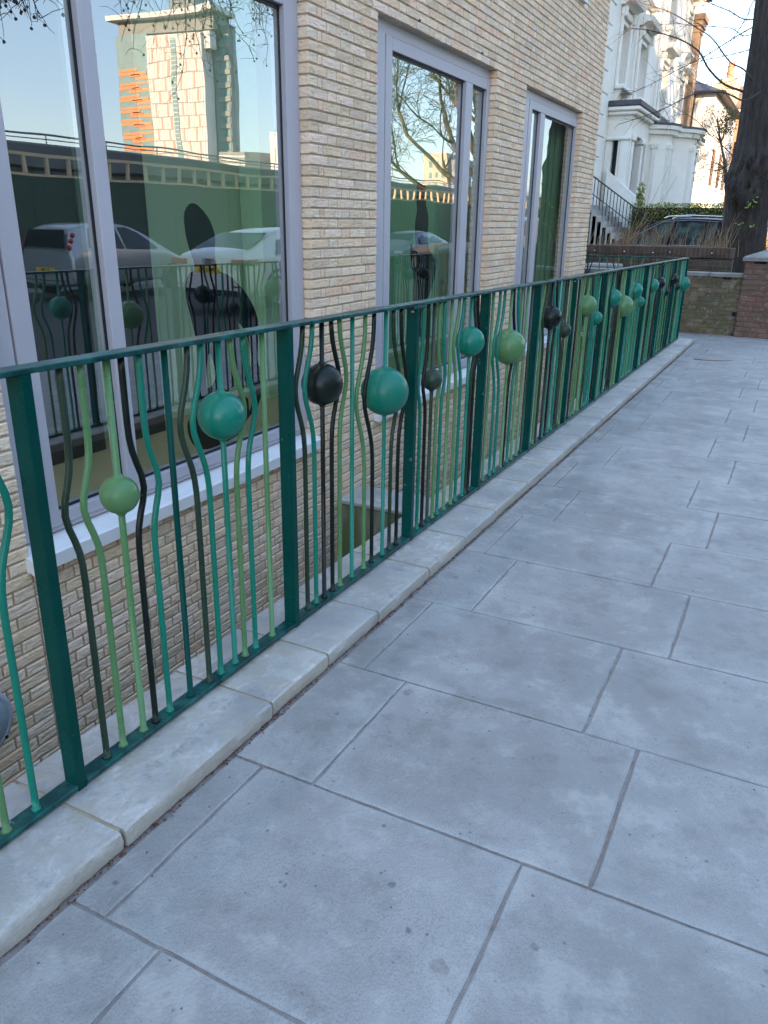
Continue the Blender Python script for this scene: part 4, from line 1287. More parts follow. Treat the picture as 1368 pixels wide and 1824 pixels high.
def plane_tree(name, label, base, rt_, h, limbs, seed, depth=4, balls_=0, droop=.03, kids=3, group=None):
    t = thing(name, label, 'tree')
    rn = random.Random(seed)
    m, mt, ends = MB(), MB(), []
    b = Vector(base)
    tp = [b + Vector((rn.gauss(0, .05) * (i > 0), rn.gauss(0, .05) * (i > 0), h * i / 6)) for i in range(7)]
    m.tube(tp, [rt_ * 1.35] + [rt_ * (1 - .06 * i) for i in range(1, 7)], 14, caps=False)
    for (z, d, L_, r) in limbs:
        i = min(6, max(0, int(z / h * 6)))
        p = Vector((tp[i].x, tp[i].y, b.z + z))
        grow(m, p, Vector(d), L_, r, depth, rn, droop, 6, mt, ends, kids)
    m.build('trunk', PLB, t, smooth=True)
    mt.build('crown', TWG, t)
    if balls_:
        ms = MB()
        rn.shuffle(ends)
        for e in ends[:balls_]:
            l = rn.uniform(.08, .28)
            ms.tube([e, e - Vector((0, 0, l))], .004, 3, caps=False)
            ms.sphere(e - Vector((0, 0, l + .02)), .024, 6, 4)
        ms.build('seed_balls', SEED, t, kind='stuff')
    return t
plane_tree('plane_tree', 'large bare plane tree with mottled trunk on the far pavement reflected in the middle window', (11.45, 41.5, gz(41)), .46, 4.6,
           [(4.5, (-.45, .1, 1.2), 5.5, .25), (4.3, (.1, .3, 1.3), 6.0, .22), (3.2, (.75, -.5, .62), 6.0, .15), (3.8, (.95, -.2, .45), 5.5, .13), (4.4, (.6, -.5, 1.1), 6.0, .19), (4.6, (-.6, -.3, .9), 5, .17), (2.6, (.85, -.65, .12), 4.5, .12)], 5, depth=5, droop=-.16, balls_=120, kids=4)
THIN = .003
plane_tree('plane_tree', 'tall bare plane tree across the road whose crown dapples the white houses', (11.5, 27.0, gz(26)), .36, 8.0,
           [(7.9, (.1, -1.0, .75), 8, .24), (7.9, (-.25, -1.0, .55), 8, .22), (7.9, (.3, -.8, .9), 8, .24), (7.6, (.05, -1.0, .55), 5.0, .17), (7.9, (.55, -.9, .9), 5.6, .18), (7.8, (-.45, -1, .7), 5.5, .17), (7.9, (.2, .4, 1.3), 5.5, .2), (7.9, (-.3, -.3, 1.3), 6, .2), (7.9, (-.9, .2, .7), 5, .15), (7.7, (-.2, -1, 1.1), 6, .2)], 9, depth=5, droop=-.14, kids=4)
# two drooping seed-ball branches of plane trees that lean over the road
def hanging(name, label, start, pts, n, seed, zr, drop, r0):
    rn = random.Random(seed)
    t = thing(name, label, 'tree')
    m, mt, ms = MB(), MB(), MB()
    m.tube([start] + pts, [r0] + [r0 * (.6 - .45 * i / len(pts)) for i in range(len(pts))], 8)
    for _ in range(n):
        i = rn.randrange(len(pts) - 1); q = Vector(pts[i]).lerp(Vector(pts[i + 1]), rn.random())
        d = Vector((rn.gauss(0, .8), rn.gauss(0, .8), rn.uniform(-.5, .5)))
        L_ = drop * rn.uniform(.4, 1.15)
        path = [q.copy()]; k = 9
        for s_ in range(k):
            d = (d.normalized() + Vector((rn.gauss(0, .32), rn.gauss(0, .32), rn.gauss(0, .22) - .30))).normalized()
            q = q + d * L_ / k
            path.append(q.copy())
            if s_ > 1:
                for _k in range(2):
                    e = q + Vector((rn.gauss(0, .22), rn.gauss(0, .22), rn.gauss(-.05, .16)))
                    e2 = e + Vector((rn.gauss(0, .08), rn.gauss(0, .08), -rn.uniform(.02, .12)))
                    mt.tube([q, (q + e) / 2 + Vector((0, 0, .03)), e, e2], [.009, .007, .006, .004], 3, caps=False)
                    if rn.random() < .40: ms.sphere(e2 - Vector((0, 0, .03)), .032, 6, 4)
        mt.tube(path, [.024 * (1 - .75 * i / k) for i in range(k + 1)], 5, caps=False)
    m.build('trunk', PLB, t, smooth=True); mt.build('crown', TWG, t); ms.build('seed_balls', SEED, t, kind='stuff')
hanging('plane_branch_tree', 'plane tree with thin drooping twigs and seed balls hanging before the tower', Vector((13.2, 28.6, gz(24))), [Vector(p) for p in ((13.1, 28.4, 6.5), (12.9, 25.5, 10.2), (12.6, 22, 9.0), (12.0, 19.8, 8.1), (10.6, 17.4, 7.9), (9.0, 16.2, 7.4), (8.3, 15.6, 6.9))], 50, 3, 0, 3.3, .20)
hanging('plane_branch_tree', 'plane tree with a few drooping twigs in the top left corner of the reflection', Vector((13.6, 13.0, gz(15))), [Vector(p) for p in ((13.5, 13.0, 6.2), (12.6, 13.2, 7.2), (10.9, 12.2, 6.4), (9.2, 11.4, 5.9), (8.2, 11.0, 5.4))], 22, 5, 0, 1.5, .16)
for i, (x, y, s_) in enumerate(((31, 40, 5.0), (33, 46, 5.2), (30.5, 51, 4.9), (31, 70, 5.2), (26, 96, 5.6), (26, 104, 5.2))):
    rn = random.Random(50 + i)
    plane_tree('bare_tree', ['bare brown treetop just above the viaduct parapet', 'second bare brown treetop above the viaduct parapet', 'third bare treetop above the viaduct nearest the tower', 'slender bare tree beside the pale block beyond the viaduct', 'dull green brown tree beyond the hoarding', 'farther dull tree beyond the hoarding'][i],
               (x, y, -.4), .16, s_ * .45, [(s_ * .42, (rn.uniform(-.5, .5), rn.uniform(-.5, .5), 1), s_ * .3, .09) for _ in range(5)], 60 + i, depth=4, droop=0)

# big dark tree at the end of the pavement
BRK = mk('dark ridged bark', (0.030, 0.024, 0.022), (0.055, 0.045, 0.038), scale=9, rough=.95, bump=1.0, bscale=7, stretch=(5, 5, .8), contrast=(.42, .6))
YT = 17.0
bt = thing('street_tree', 'big dark tree trunk with burrs behind the low wall at the pavement end', 'tree')
vs, f = [], []
NS, NR = 64, 90
for i in range(NR + 1):
    z = -.45 + 9.0 * i / NR
    q = max(0, (z + .4))
    cx = .335 - .045 * q + .004 * q * q * 0
    cx = .345 - .020 * q if z < 3 else .345 - .020 * 3.4 - .030 * (z - 3)
    r = .405 - .020 * q + .22 * math.exp(-q / .45)
    r = max(r, .25)
    r += .035 * math.exp(-((z - 2.15) / .45) ** 2)
    for k in range(NS):
        a = 2 * pi * k / NS
        rid = .026 * math.sin(a * 17 + 2.2 * noise.noise(Vector((a * 2, z * .8, 0)))) + .022 * noise.noise(Vector((cos(a) * 5, sin(a) * 5, z * 1.1)))
        for (bz, ba, ba_r, bh) in ((2.42, -1.35, .34, .11), (1.95, -1.9, .30, .12), (1.80, -1.4, .26, .07), (2.2, -2.5, .25, .06), (1.35, -1.25, .2, .05), (3.1, -1.0, .22, .06)):
            dd = ((z - bz) / ba_r) ** 2 + ((math.atan2(sin(a - ba), cos(a - ba))) * .42 / ba_r) ** 2
            if dd < 4: rid += bh * 1.25 * math.exp(-dd * 1.6) * (1 + 1.6 * noise.noise(Vector((a * 12, z * 14, 3))))
        rr_ = r + rid
        vs.append((cx + rr_ * cos(a), YT + rr_ * sin(a), z))
for i in range(NR):
    for k in range(NS):
        k2 = (k + 1) % NS
        f.append((i * NS + k, i * NS + k2, (i + 1) * NS + k2, (i + 1) * NS + k))
MB().add(vs, f).build('trunk', BRK, bt, smooth=True)
# branches reaching left over the houses
def onYp(px, py, Y):
    d = r2 * ((px - 684) / FPX) - u2 * ((py - 912) / FPX) + fwd
    return CAM + d * (Y / d.y)
BR = mk('purple brown branch bark', (0.085, 0.055, 0.055), (0.06, 0.04, 0.04), scale=9, rough=.9)
mt = MB()
rn = random.Random(8)
main = [([(1290, 150), (1262, 122), (1245, 92), (1215, 72), (1180, 60), (1150, 53), (1120, 50)], .020, YT),
        ([(1300, 110), (1270, 70), (1245, 52), (1200, 25), (1160, 10), (1120, 0)], .014, YT - .3),
        ([(1290, 165), (1250, 166), (1225, 172), (1190, 190), (1150, 206), (1100, 222)], .014, YT - .5),
        ([(1300, 50), (1240, 46), (1200, 42), (1160, 48)], .008, YT + .2),
        ([(1320, 60), (1280, 85), (1250, 103), (1200, 128), (1160, 150), (1120, 168)], .010, YT),
        ([(1330, 90), (1290, 100), (1240, 110), (1200, 120)], .009, YT + .3),
        ([(1320, 290), (1290, 262), (1265, 240), (1240, 215), (1200, 190), (1180, 182)], .009, YT - .4),
        ([(1345, 0), (1330, 30), (1300, 75), (1260, 110)], .010, YT - .2),
        ([(1330, 130), (1300, 145), (1260, 150), (1200, 145)], .007, YT + .2),
        ([(1300, 20), (1270, 8), (1230, -10), (1190, -20)], .010, YT)]
for pts, r, Y in main:
    pts = [(max(pts[0][0], 1300) + 55, pts[0][1] + (pts[0][1] - pts[1][1]) * 1.2)] + ([(1325, pts[0][1] + 14)] if pts[0][0] < 1310 else []) + pts
    p = [onYp(a, b, Y - .12 * i + .1) for i, (a, b) in enumerate(pts)]
    dense = smooth_closed([Vector(v) for v in p], 5)[: 5 * (len(p) - 1) + 1] if False else p
    out = []
    for i in range(len(p) - 1):
        p0, p1, p2, p3 = p[max(i - 1, 0)], p[i], p[i + 1], p[min(i + 2, len(p) - 1)]
        for j in range(5):
            t_ = j / 5
            out.append(0.5 * ((2 * p1) + (-p0 + p2) * t_ + (2 * p0 - 5 * p1 + 4 * p2 - p3) * t_ * t_ + (-p0 + 3 * p1 - 3 * p2 + p3) * t_ ** 3))
    out.append(p[-1])
    mt.tube(out, [r * 1.15 * (1 - .75 * i / len(out)) for i in range(len(out))], 6)
    for j in range(4, len(out), 2):
        d = (out[j] - out[j - 1]).normalized()
        for _ in range(rn.randint(1, 2)):
            nd = (d + Vector((rn.gauss(0, .5), rn.gauss(0, .3), rn.gauss(0, .75)))).normalized()
            L_ = rn.uniform(.15, .55)
            q, ph, rd = out[j].copy(), [out[j].copy()], []
            for s_ in range(4):
                nd = (nd + Vector((rn.gauss(0, .2), rn.gauss(0, .2), rn.gauss(0, .25)))).normalized()
                q = q + nd * L_ / 4; ph.append(q.copy())
            mt.tube(ph, [.0045, .004, .003, .0025, .0015], 3)
            if rn.random() < .6:
                e = ph[2]; mt.tube([e, e + (nd + Vector((rn.gauss(0, .7), 0, rn.gauss(0, .7)))).normalized() * L_ * .4], [.003, .0015], 3)
mt.build('branches', BR, bt)
# a few fresh leaves on the burrs
ml = MB()
for (px, py) in ((1337, 363), (1345, 357), (1330, 368), (1318, 400), (1341, 401)):
    for _ in range(5):
        c = onYp(px + rn.gauss(0, 3), py + rn.gauss(0, 2), YT - .52)
        a = Vector((rn.gauss(0, 1), rn.gauss(0, .4), rn.gauss(0, 1))).normalized() * .022
        b = a.cross(Vector((0, 1, 0))).normalized() * .012
        ml.add([c - a, c - b, c + a, c + b], [(0, 1, 2, 3)])
ml.build('new_leaves', mk('fresh leaf green', (.20, .32, .05), rough=.6), bt, kind='stuff')

# ------------------------------------------------------------------ end walls
OLD = mk('old stained render', (0.155, 0.13, 0.10), (0.25, 0.22, 0.18), scale=3.2, rough=.95, bump=.7, bscale=14, contrast=(.42, .66),
         extra=lambda N, L, V, col, b: mixc(N, L, rng(N, L, (lambda t: (L.new(V, t.inputs[0]), t.outputs[0])[1])((lambda t: (setattr(t.inputs['Scale'], 'default_value', 2.1), t)[1])(N.new('ShaderNodeTexNoise'))), .48, .66, 0, .75), col, (.10, .11, .035)))
CAPS = mk('weathered concrete cap', (0.20, 0.19, 0.17), (0.28, 0.27, 0.25), scale=6, rough=.9, bump=.4, bscale=40)
def red_extra(N, L, V, col, b):
    for sc, lo, hi, c, st in ((5, .52, .66, (.10, .075, .06), .6), (19, .56, .64, (.33, .25, .20), .5)):
        t = N.new('ShaderNodeTexNoise'); t.inputs['Scale'].default_value = sc; t.inputs['Detail'].default_value = 6; t.inputs['Roughness'].default_value = .65
        L.new(V, t.inputs[0]); col = mixc(N, L, rng(N, L, t.outputs[0], lo, hi, 0, st), col, c)
    return col
REDB = mk('old red brick', (0.22, 0.125, 0.095), (0.15, 0.09, 0.07), scale=14, rough=.9, bump=.8, bscale=40, tone=True, extra=red_extra)
REDM = mk('old red wall mortar', (0.14, 0.11, 0.085), (0.19, 0.155, 0.12), scale=14, rough=.95)
YW = 13.25
gw = thing('garden_wall', 'low stained mossy wall with a thin concrete cap at the end of the pavement', 'wall')
m = MB(); m.box(-2.6, .655, YW + .006, YW + .20, -.5, .655); m.build('wall', REDM, gw)
def brick_face_y(parent, x0, x1, y, z0, z1, mat, seed, L_=.215, H_=.065, J=.010, depth=.03, proud=.0, name='brick', single_=True, tones=((1, 1, 1), (.85, .85, .85), (1.12, 1.05, 1), (.95, .8, .75), (.8, .85, .8)), wear=.004):
    rn = random.Random(seed)
    cache = {}
    z, k = z0, 0
    allm = MB()
    while z < z1 - .02:
        h = min(H_, z1 - z)
        x = x0 - (0 if k % 2 == 0 else L_ / 2)
        while x < x1 - .01:
            a, b = max(x, x0), min(x + L_, x1)
            if b - a > .006:
                L2 = round(b - a, 3)
                key = (L2, round(h, 3), rn.randrange(4))
                tone = tones[rn.randrange(len(tones))]
                if key not in cache or not single_:
                    v, f = brick_geo(L2, h, depth, rn, tone, .005)
                    v = [(-(yy - L2), -xx, zz) for xx, yy, zz in v]      # front now towards -Y
                    v = [(L2 - vx if False else vx, vy, vz) for vx, vy, vz in v]
                    if single_:
                        o = MB().add(v, f, tone).build(name, mat, parent)
                        cache[key] = o.data
                        o.location = (a, y + rn.uniform(-wear, wear), z)
                    else:
                        dy = rn.uniform(-wear, wear)
                        allm.add([(a + vx, y + dy + vy, z + vz) for vx, vy, vz in v], f, tone)
                elif single_:
                    o = link(name, cache[key], parent)
                    o.location = (a, y + rn.uniform(-wear, wear), z)
            x += L_ + J
        z += h + J
        k += 1
    if not single_: allm.build('brickwork', mat, parent, kind='stuff')
OLDT = ((1, 1, 1), (1.15, 1.1, 1.05), (.85, .85, .8), (1.3, 1.25, 1.2), (.92, .97, .8), (1.05, .95, .88))
def old_extra(N, L, V, col, b):
    for sc, lo, hi, c, st in ((1.7, .50, .66, (.13, .135, .04), .7), (7, .55, .66, (.34, .31, .26), .6), (13, .52, .62, (.06, .05, .04), .6), (26, .60, .66, (.42, .40, .36), .6)):
        t = N.new('ShaderNodeTexNoise'); t.inputs['Scale'].default_value = sc; t.inputs['Detail'].default_value = 6; t.inputs['Roughness'].default_value = .65; t.inputs['Distortion'].default_value = .6
        L.new(V, t.inputs[0]); col = mixc(N, L, rng(N, L, t.outputs[0], lo, hi, 0, st), col, c)
    return col
OLDB = mk('old stained wall brick', (0.17, 0.125, 0.09), (0.11, 0.095, 0.06), scale=3.0, rough=.95, bump=.8, bscale=30, tone=True, contrast=(.4, .62), extra=old_extra)
brick_face_y(gw, -.05, .668, YW, -.30, .655, OLDB, 3, L_=.205, H_=.060, J=.006, tones=OLDT, wear=.002)
brick_face_y(gw, -2.4, -.055, YW, -.30, .655, OLDB, 5, L_=.205, H_=.060, J=.006, tones=OLDT, wear=.002, single_=False)
for a, b in ((-2.6, -1.7), (-1.69, -.78), (-.77, .17), (.18, .655)):
    m = MB(); m.bbox(a, b, YW - .03, YW + .24, .657, .715, .008); m.build('cap_stone', CAPS, gw)
bp = thing('brick_pier', 'old red brick gate pier with sloped stone cap at the right', 'pier')
m = MB(); m.box(.672, 1.30, YW - .115, YW + .42, -.5, .905); m.build('mortar', REDM, bp)
brick_face_y(bp, .662, 1.31, YW - .125, -.26, .90, REDB, 8)
# left side face of the pier
rn = random.Random(4)
k, z = 0, -.26
while z < .88:
    yy = YW - .15 if k % 2 == 0 else YW - .15
    m = MB(); m.bbox(.660, .69, YW - .095 + (.0 if k % 2 else .105), YW - .095 + (.205 if k % 2 else .32), z, z + .065, .004, tone=(rn.uniform(.8, 1.1),) * 3); m.build('brick', REDB, bp)
    z += .075; k += 1
m = MB(); m.add([(.62, YW - .17, .905), (1.36, YW - .17, .905), (1.36, YW + .47, .905), (.62, YW + .47, .905), (.62, YW - .17, .955), (1.36, YW - .17, .955), (1.36, YW + .47, .955), (.62, YW + .47, .955), (.99, YW + .15, 1.09)],
                [(3, 2, 1, 0), (0, 1, 5, 4), (1, 2, 6, 5), (2, 3, 7, 6), (3, 0, 4, 7), (4, 5, 8), (5, 6, 8), (6, 7, 8), (7, 4, 8)])
m.build('cap_stone', CAPS, bp)
# longer old wall behind with a soldier course top
YL = 15.5
lw = thing('old_brick_wall', 'dark old brick wall topped by upright bricks behind the railing with twigs above it', 'wall')
m = MB(); m.box(-3.6, .30, YL + .006, YL + .25, -.6, .83); m.build('mortar', REDM, lw)
DKB = mk('dark sooty brick', (0.095, 0.07, 0.055), (0.055, 0.05, 0.035), scale=4, rough=.95, bump=.6, bscale=30, tone=True)
brick_face_y(lw, -2.7, .30, YL, .05, .83, DKB, 31, tones=OLDT, wear=.005, single_=False)
x = -3.0
rn = random.Random(15)
while x < .28:
    g_ = rn.uniform(.85, 1.15)
    m = MB(); m.bbox(x, x + .071, YL - .015 + rn.uniform(-.004, .004), YL + .26, .845, 1.02 + rn.uniform(-.004, .004), .007, tone=(g_, g_, g_)); m.build('coping_brick', mk('brown coping brick', (0.12, 0.075, 0.055), (0.085, 0.06, 0.045), scale=9, rough=.9, tone=True) if 'brown coping brick' not in bpy.data.materials else bpy.data.materials['brown coping brick'], lw)
    x += .0735
lit_ = thing('string_lights', 'thin black string of small white lights draped along the old brick wall', 'lights')
m = MB()
P = [(1043, 447), (1062, 448), (1085, 452), (1112, 450), (1140, 453), (1165, 451), (1192, 450), (1215, 456), (1240, 459), (1268, 454), (1290, 455)]
p = [onYp(a, b, YL - .04) for a, b in P]
for i in range(len(p) - 1):
    m.tube([p[i], (p[i] + p[i + 1]) / 2 - Vector((0, 0, .008)), p[i + 1]], .005, 5)
m.build('cable', TRIM, lit_)
for (a, b) in ((1059, 446), (1112, 448), (1163, 450), (1193, 449.5), (1268, 451)):
    m = MB(); m.sphere(onYp(a, b, YL - .055), .011, 10, 6); m.build('bulb', mk('white bulb cover', (.8, .8, .78), rough=.3) if 'white bulb cover' not in bpy.data.materials else bpy.data.materials['white bulb cover'], lit_, smooth=True)
gp = thing('gate_pier', 'small brick pier with a pale stone cap just behind the return railing', 'pier')
a = onYp(1068, 500, 14.3)
m = MB(); m.box(a.x - .20, a.x + .22, 14.2, 14.6, -.4, a.z + .18); m.build('mortar', REDM, gp)
brick_face_y(gp, a.x - .205, a.x + .225, 14.19, -.3, a.z + .16, REDB, 12)
m = MB(); m.bbox(a.x - .28, a.x + .30, 14.1, 14.7, a.z + .182, a.z + .28, .03); m.build('cap_stone', CAPS, gp)
# dry twigs standing behind the wall
tg = MB()
rn = random.Random(2)
cl = [rn.uniform(-3.0, .1) for _ in range(20)] + [-1.75, -1.7, -1.65, -.25, -.2, -.35]
for i in range(230):
    cx = rn.choice(cl) + rn.gauss(0, .09)
    y = 15.95 + rn.uniform(-.15, .5)
    h = rn.uniform(.12, .45) * (1.5 if rn.random() < .12 else 1)
    ln = rn.gauss(.10, .22)
    b = Vector((cx, y, .85))
    top = b + Vector((ln * h * 1.2, rn.gauss(0, .08), .15 + h))
    mid = (b + top) / 2 + Vector((rn.gauss(0, .03), 0, .02))
    tg.tube([b, mid, top], [.006, .005, .002], 4, tone=(rn.uniform(.7, 1.25),) * 3)
for _ in range(6):
    b = Vector((-1.62 + rn.gauss(0, .06), 16.0, .9)); top = b + Vector((rn.uniform(.2, .75), 0, rn.uniform(.8, 1.5)))
    tg.tube([b, (b + top) / 2 + Vector((.05, 0, .03)), top], [.006, .005, .002], 4)
tg.build('dry_stems', mk('dry brown stems', (0.26, 0.16, 0.09), (0.33, 0.23, 0.14), scale=6, rough=.9, tone=True), kind='stuff')

# ------------------------------------------------------------------ hedge, leafy shrubs
LEAF = mk('hedge leaf', (0.13, 0.17, 0.02), (0.22, 0.24, 0.035), scale=6, rough=.6, tone=True)
def leaf_cloud(m, c, sz, n, rn, ls=.04, jitter=1.0):
    for _ in range(n):
        p = Vector((c[0] + rn.uniform(-1, 1) * sz[0], c[1] + rn.uniform(-1, 1) * sz[1], c[2] + rn.uniform(-1, 1) * sz[2]))
        a = Vector((rn.gauss(0, 1), rn.gauss(0, 1), rn.gauss(0, 1))).normalized()
        b = a.orthogonal().normalized()
        s = ls * rn.uniform(.6, 1.3)
        g = rn.uniform(.55, 1.3)
        m.add([p - a * s, p - b * s * .55, p + a * s, p + b * s * .55], [(0, 1, 2, 3)], (g, g * rn.uniform(.9, 1.05), g * rn.uniform(.7, 1)))
hg = thing('hedge', 'clipped yellow green hedge between the people carrier and the white houses', 'hedge')
rn = random.Random(6)
m = MB()
for i in range(46):
    x = -3.9 + i * .09
    hz = 2.04 + .05 * noise.noise(Vector((x * 3, 0, 0)))
    leaf_cloud(m, (x, 28.0, (hz + .2) / 2), (.07, .40, (hz - .2) / 2), 420, rn, .032)
m.build('foliage', LEAF, hg)
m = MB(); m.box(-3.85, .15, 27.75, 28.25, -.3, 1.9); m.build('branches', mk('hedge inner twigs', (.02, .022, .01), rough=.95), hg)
sh = thing('leafy_shrub', 'small evergreen sapling climbing by the foot of the porch steps', 'shrub')
m = MB()
for (px, py, r) in ((1143, 335, 3), (1140, 345, 3.5), (1139, 355, 3.5), (1143, 362, 3)):
    c = onYp(px, py, 27.2); leaf_cloud(m, c, (.10, .12, .16), 70, rn, .04)
m.build('foliage', LEAF, sh)
m = MB(); c = onYp(1140, 390, 27.2); m.tube([Vector((c.x, 27.2, .0)), c, onYp(1143, 340, 27.2)], [.02, .015, .008], 5); m.build('stem', TWG, sh)
ot = thing('orchard_tree', 'small half leafed tree with reddish brown leaves in front of the sunlit white house', 'tree')
LF2 = mk('reddish brown leaf', (0.12, 0.075, 0.025), (0.07, 0.085, 0.02), scale=3, rough=.6, tone=True)
m, mw = MB(), MB()
YO = 23.0
base = onYp(1300, 380, YO); base.z = 0
mw.tube([base, onYp(1296, 330, YO), onYp(1290, 285, YO), onYp(1282, 245, YO), onYp(1278, 210, YO)], [.06, .05, .035, .025, .01], 6)
for _ in range(60):
    px, py = 1235 + rn.random() * 75, 190 + rn.random() * 135
    if px < 1262 and py < 215: continue
    c = onYp(px, py, YO + rn.gauss(0, .4))
    s_ = onYp(1292, 300, YO) if py > 250 else onYp(1284, 255, YO)
    mw.tube([s_, (s_ + c) / 2 + Vector((0, 0, rn.gauss(.05, .08))), c], [.010, .007, .003], 3)
    leaf_cloud(m, c, (.13, .2, .10), rn.randint(6, 26), rn, .026)
for _ in range(26):
    c = onYp(rn.uniform(1283, 1305), rn.uniform(195, 235), YO + rn.gauss(0, .3)); leaf_cloud(m, c, (.12, .2, .08), 30, rn, .026)
m.build('foliage', LF2, ot); mw.build('trunk', TWG, ot)
hg2 = thing('hedge', 'sunlit green bush glimpsed right of the big tree trunk', 'hedge')
m = MB(); leaf_cloud(m, (2.6, 33, 1.1), (2.6, 1.0, 1.4), 5200, rn, .07); m.build('foliage', LEAF, hg2)

# ------------------------------------------------------------------ white stucco houses
STU = mk('white stucco', (0.80, 0.775, 0.72), (0.73, 0.705, 0.65), scale=1.6, rough=.8, bump=.06, bscale=20)
STU2 = mk('white painted stucco trim', (0.78, 0.77, 0.72), (0.72, 0.70, 0.65), scale=2.5, rough=.75)
SLT = mk('dark slate roof', (0.055, 0.058, 0.068), (0.09, 0.09, 0.10), scale=3, rough=.7, stretch=(1, 1, 4))
LED = mk('lead flat roof', (0.05, 0.05, 0.055), (0.08, 0.08, 0.09), scale=3, rough=.7)
FX = -5.2
ha = thing('stucco_house', 'tall white stucco house with pillared porch and hooded windows behind the parked car', 'house')
Y0H, Y1H = 27.4, 44.3
WIN1 = [(29.5, 30.65), (32.6, 34.1), (37.45, 38.9), (42.3, 43.5)]
# facade with real openings: vertical strips
m = MB()
ys = [Y0H] + [q for w in WIN1 for q in w] + [Y1H]
for i in range(0, len(ys), 2):
    m.box(FX - .35, FX, ys[i], ys[i + 1], -.5, 11.2)
for (a, b) in WIN1:
    m.box(FX - .35, FX - .0, a, b, -.5, 5.72); m.box(FX - .35, FX, a, b, 7.55, 8.86); m.box(FX - .35, FX, a, b, 10.3, 11.2)
m.box(FX - 9, FX - .36, Y0H, Y0H + .3, -.5, 11.2); m.box(FX - 9, FX - .36, Y1H - .3, Y1H, -.5, 11.2)
m.build('wall', STU, ha)
m = MB(); m.box(FX - 9, FX + .65, Y0H - .4, Y1H + .55, 11.2, 11.42); m.prism([(FX - 9, 11.42), (FX + .72, 11.42), (FX + .72, 11.62), (FX - 4, 14.2), (FX - 9, 14.2)], 'y', Y0H - .4, Y1H + .6); m.build('roof', SLT, ha)
for yy in [Y0H + .2 + i * 1.15 for i in range(15)]:
    m = MB(); m.bbox(FX + .001, FX + .5, yy, yy + .16, 10.85, 11.19, .02); m.build('bracket', STU2, ha)
for i, (a, b) in enumerate(WIN1):
    for (zb, zt2) in ((5.72, 7.55), (8.86, 10.3)):
        m = MB(); m.box(FX - .30, FX - .26, a, b, zb, zt2); w_ = m.build('window', mk('shaded sash glass', (.20, .21, .22), rough=.2) if 'shaded sash glass' not in bpy.data.materials else bpy.data.materials['shaded sash glass'], ha)
        m = MB()
        for (p_, q_) in ((a, a + .07), (b - .07, b), ((a + b) / 2 - .025, (a + b) / 2 + .025)): m.box(FX - .259, FX - .20, p_, q_, zb, zt2)
        for z_ in (zb, zt2 - .07, (zb + zt2) / 2 - .03): m.box(FX - .258, FX - .201, a + .071, b - .071, z_, z_ + .07)
        m.build('sash', STU2, w_)
        # architrave
        m = MB()
        m.bbox(FX + .001, FX + .09, a - .22, a - .02, zb - .05, zt2 + .15, .02); m.bbox(FX + .001, FX + .09, b + .02, b + .22, zb - .05, zt2 + .15, .02)
        m.bbox(FX + .001, FX + .10, a - .24, b + .24, zt2 + .151, zt2 + .36, .02)
        m.build('architrave', STU2, w_)
        m = MB()
        hz_ = zt2 + .42
        m.prism([(FX + .001, hz_), (FX + .12, hz_), (FX + .22, hz_ + .08), (FX + .40, hz_ + .10), (FX + .44, hz_ + .20), (FX + .46, hz_ + .26), (FX + .001, hz_ + .36)], 'y', a - .36, b + .36)
        for y_ in (a - .20, b + .04): m.bbox(FX + .0005, FX + .2, y_, y_ + .16, hz_ - .32, hz_ - .001, .03)
        if zb < 6: m.build('hood', STU2, w_)
        m = MB(); m.bbox(FX + .001, FX + .32, a - .22, b + .22, zb - .14, zb - .001, .03)
        for y_ in (a - .12, b - .04): m.prism([(FX + .001, zb - .62), (FX + .06, zb - .60), (FX + .13, zb - .36), (FX + .24, zb - .145), (FX + .001, zb - .145)], 'y', y_, y_ + .16)
        m.build('sill', STU2, w_)
# quoins at the near corner
for k in range(18):
    m = MB(); m.bbox(FX + .001, FX + .07, Y0H - .02, Y0H + (1.0 if k % 2 else .65), -.3 + k * .62, .30 + k * .62, .02); m.build('quoin', STU, ha)
m = MB(); m.tube([(FX + .1, 31.55, 4.6), (FX + .1, 31.55, 10.8)], .05, 8); m.build('downpipe', STU2, ha)
m = MB(); m.tube([(FX + .1, 36.2, 5.2), (FX + .1, 36.2, 10.8)], .05, 8); m.build('downpipe', STU2, ha)
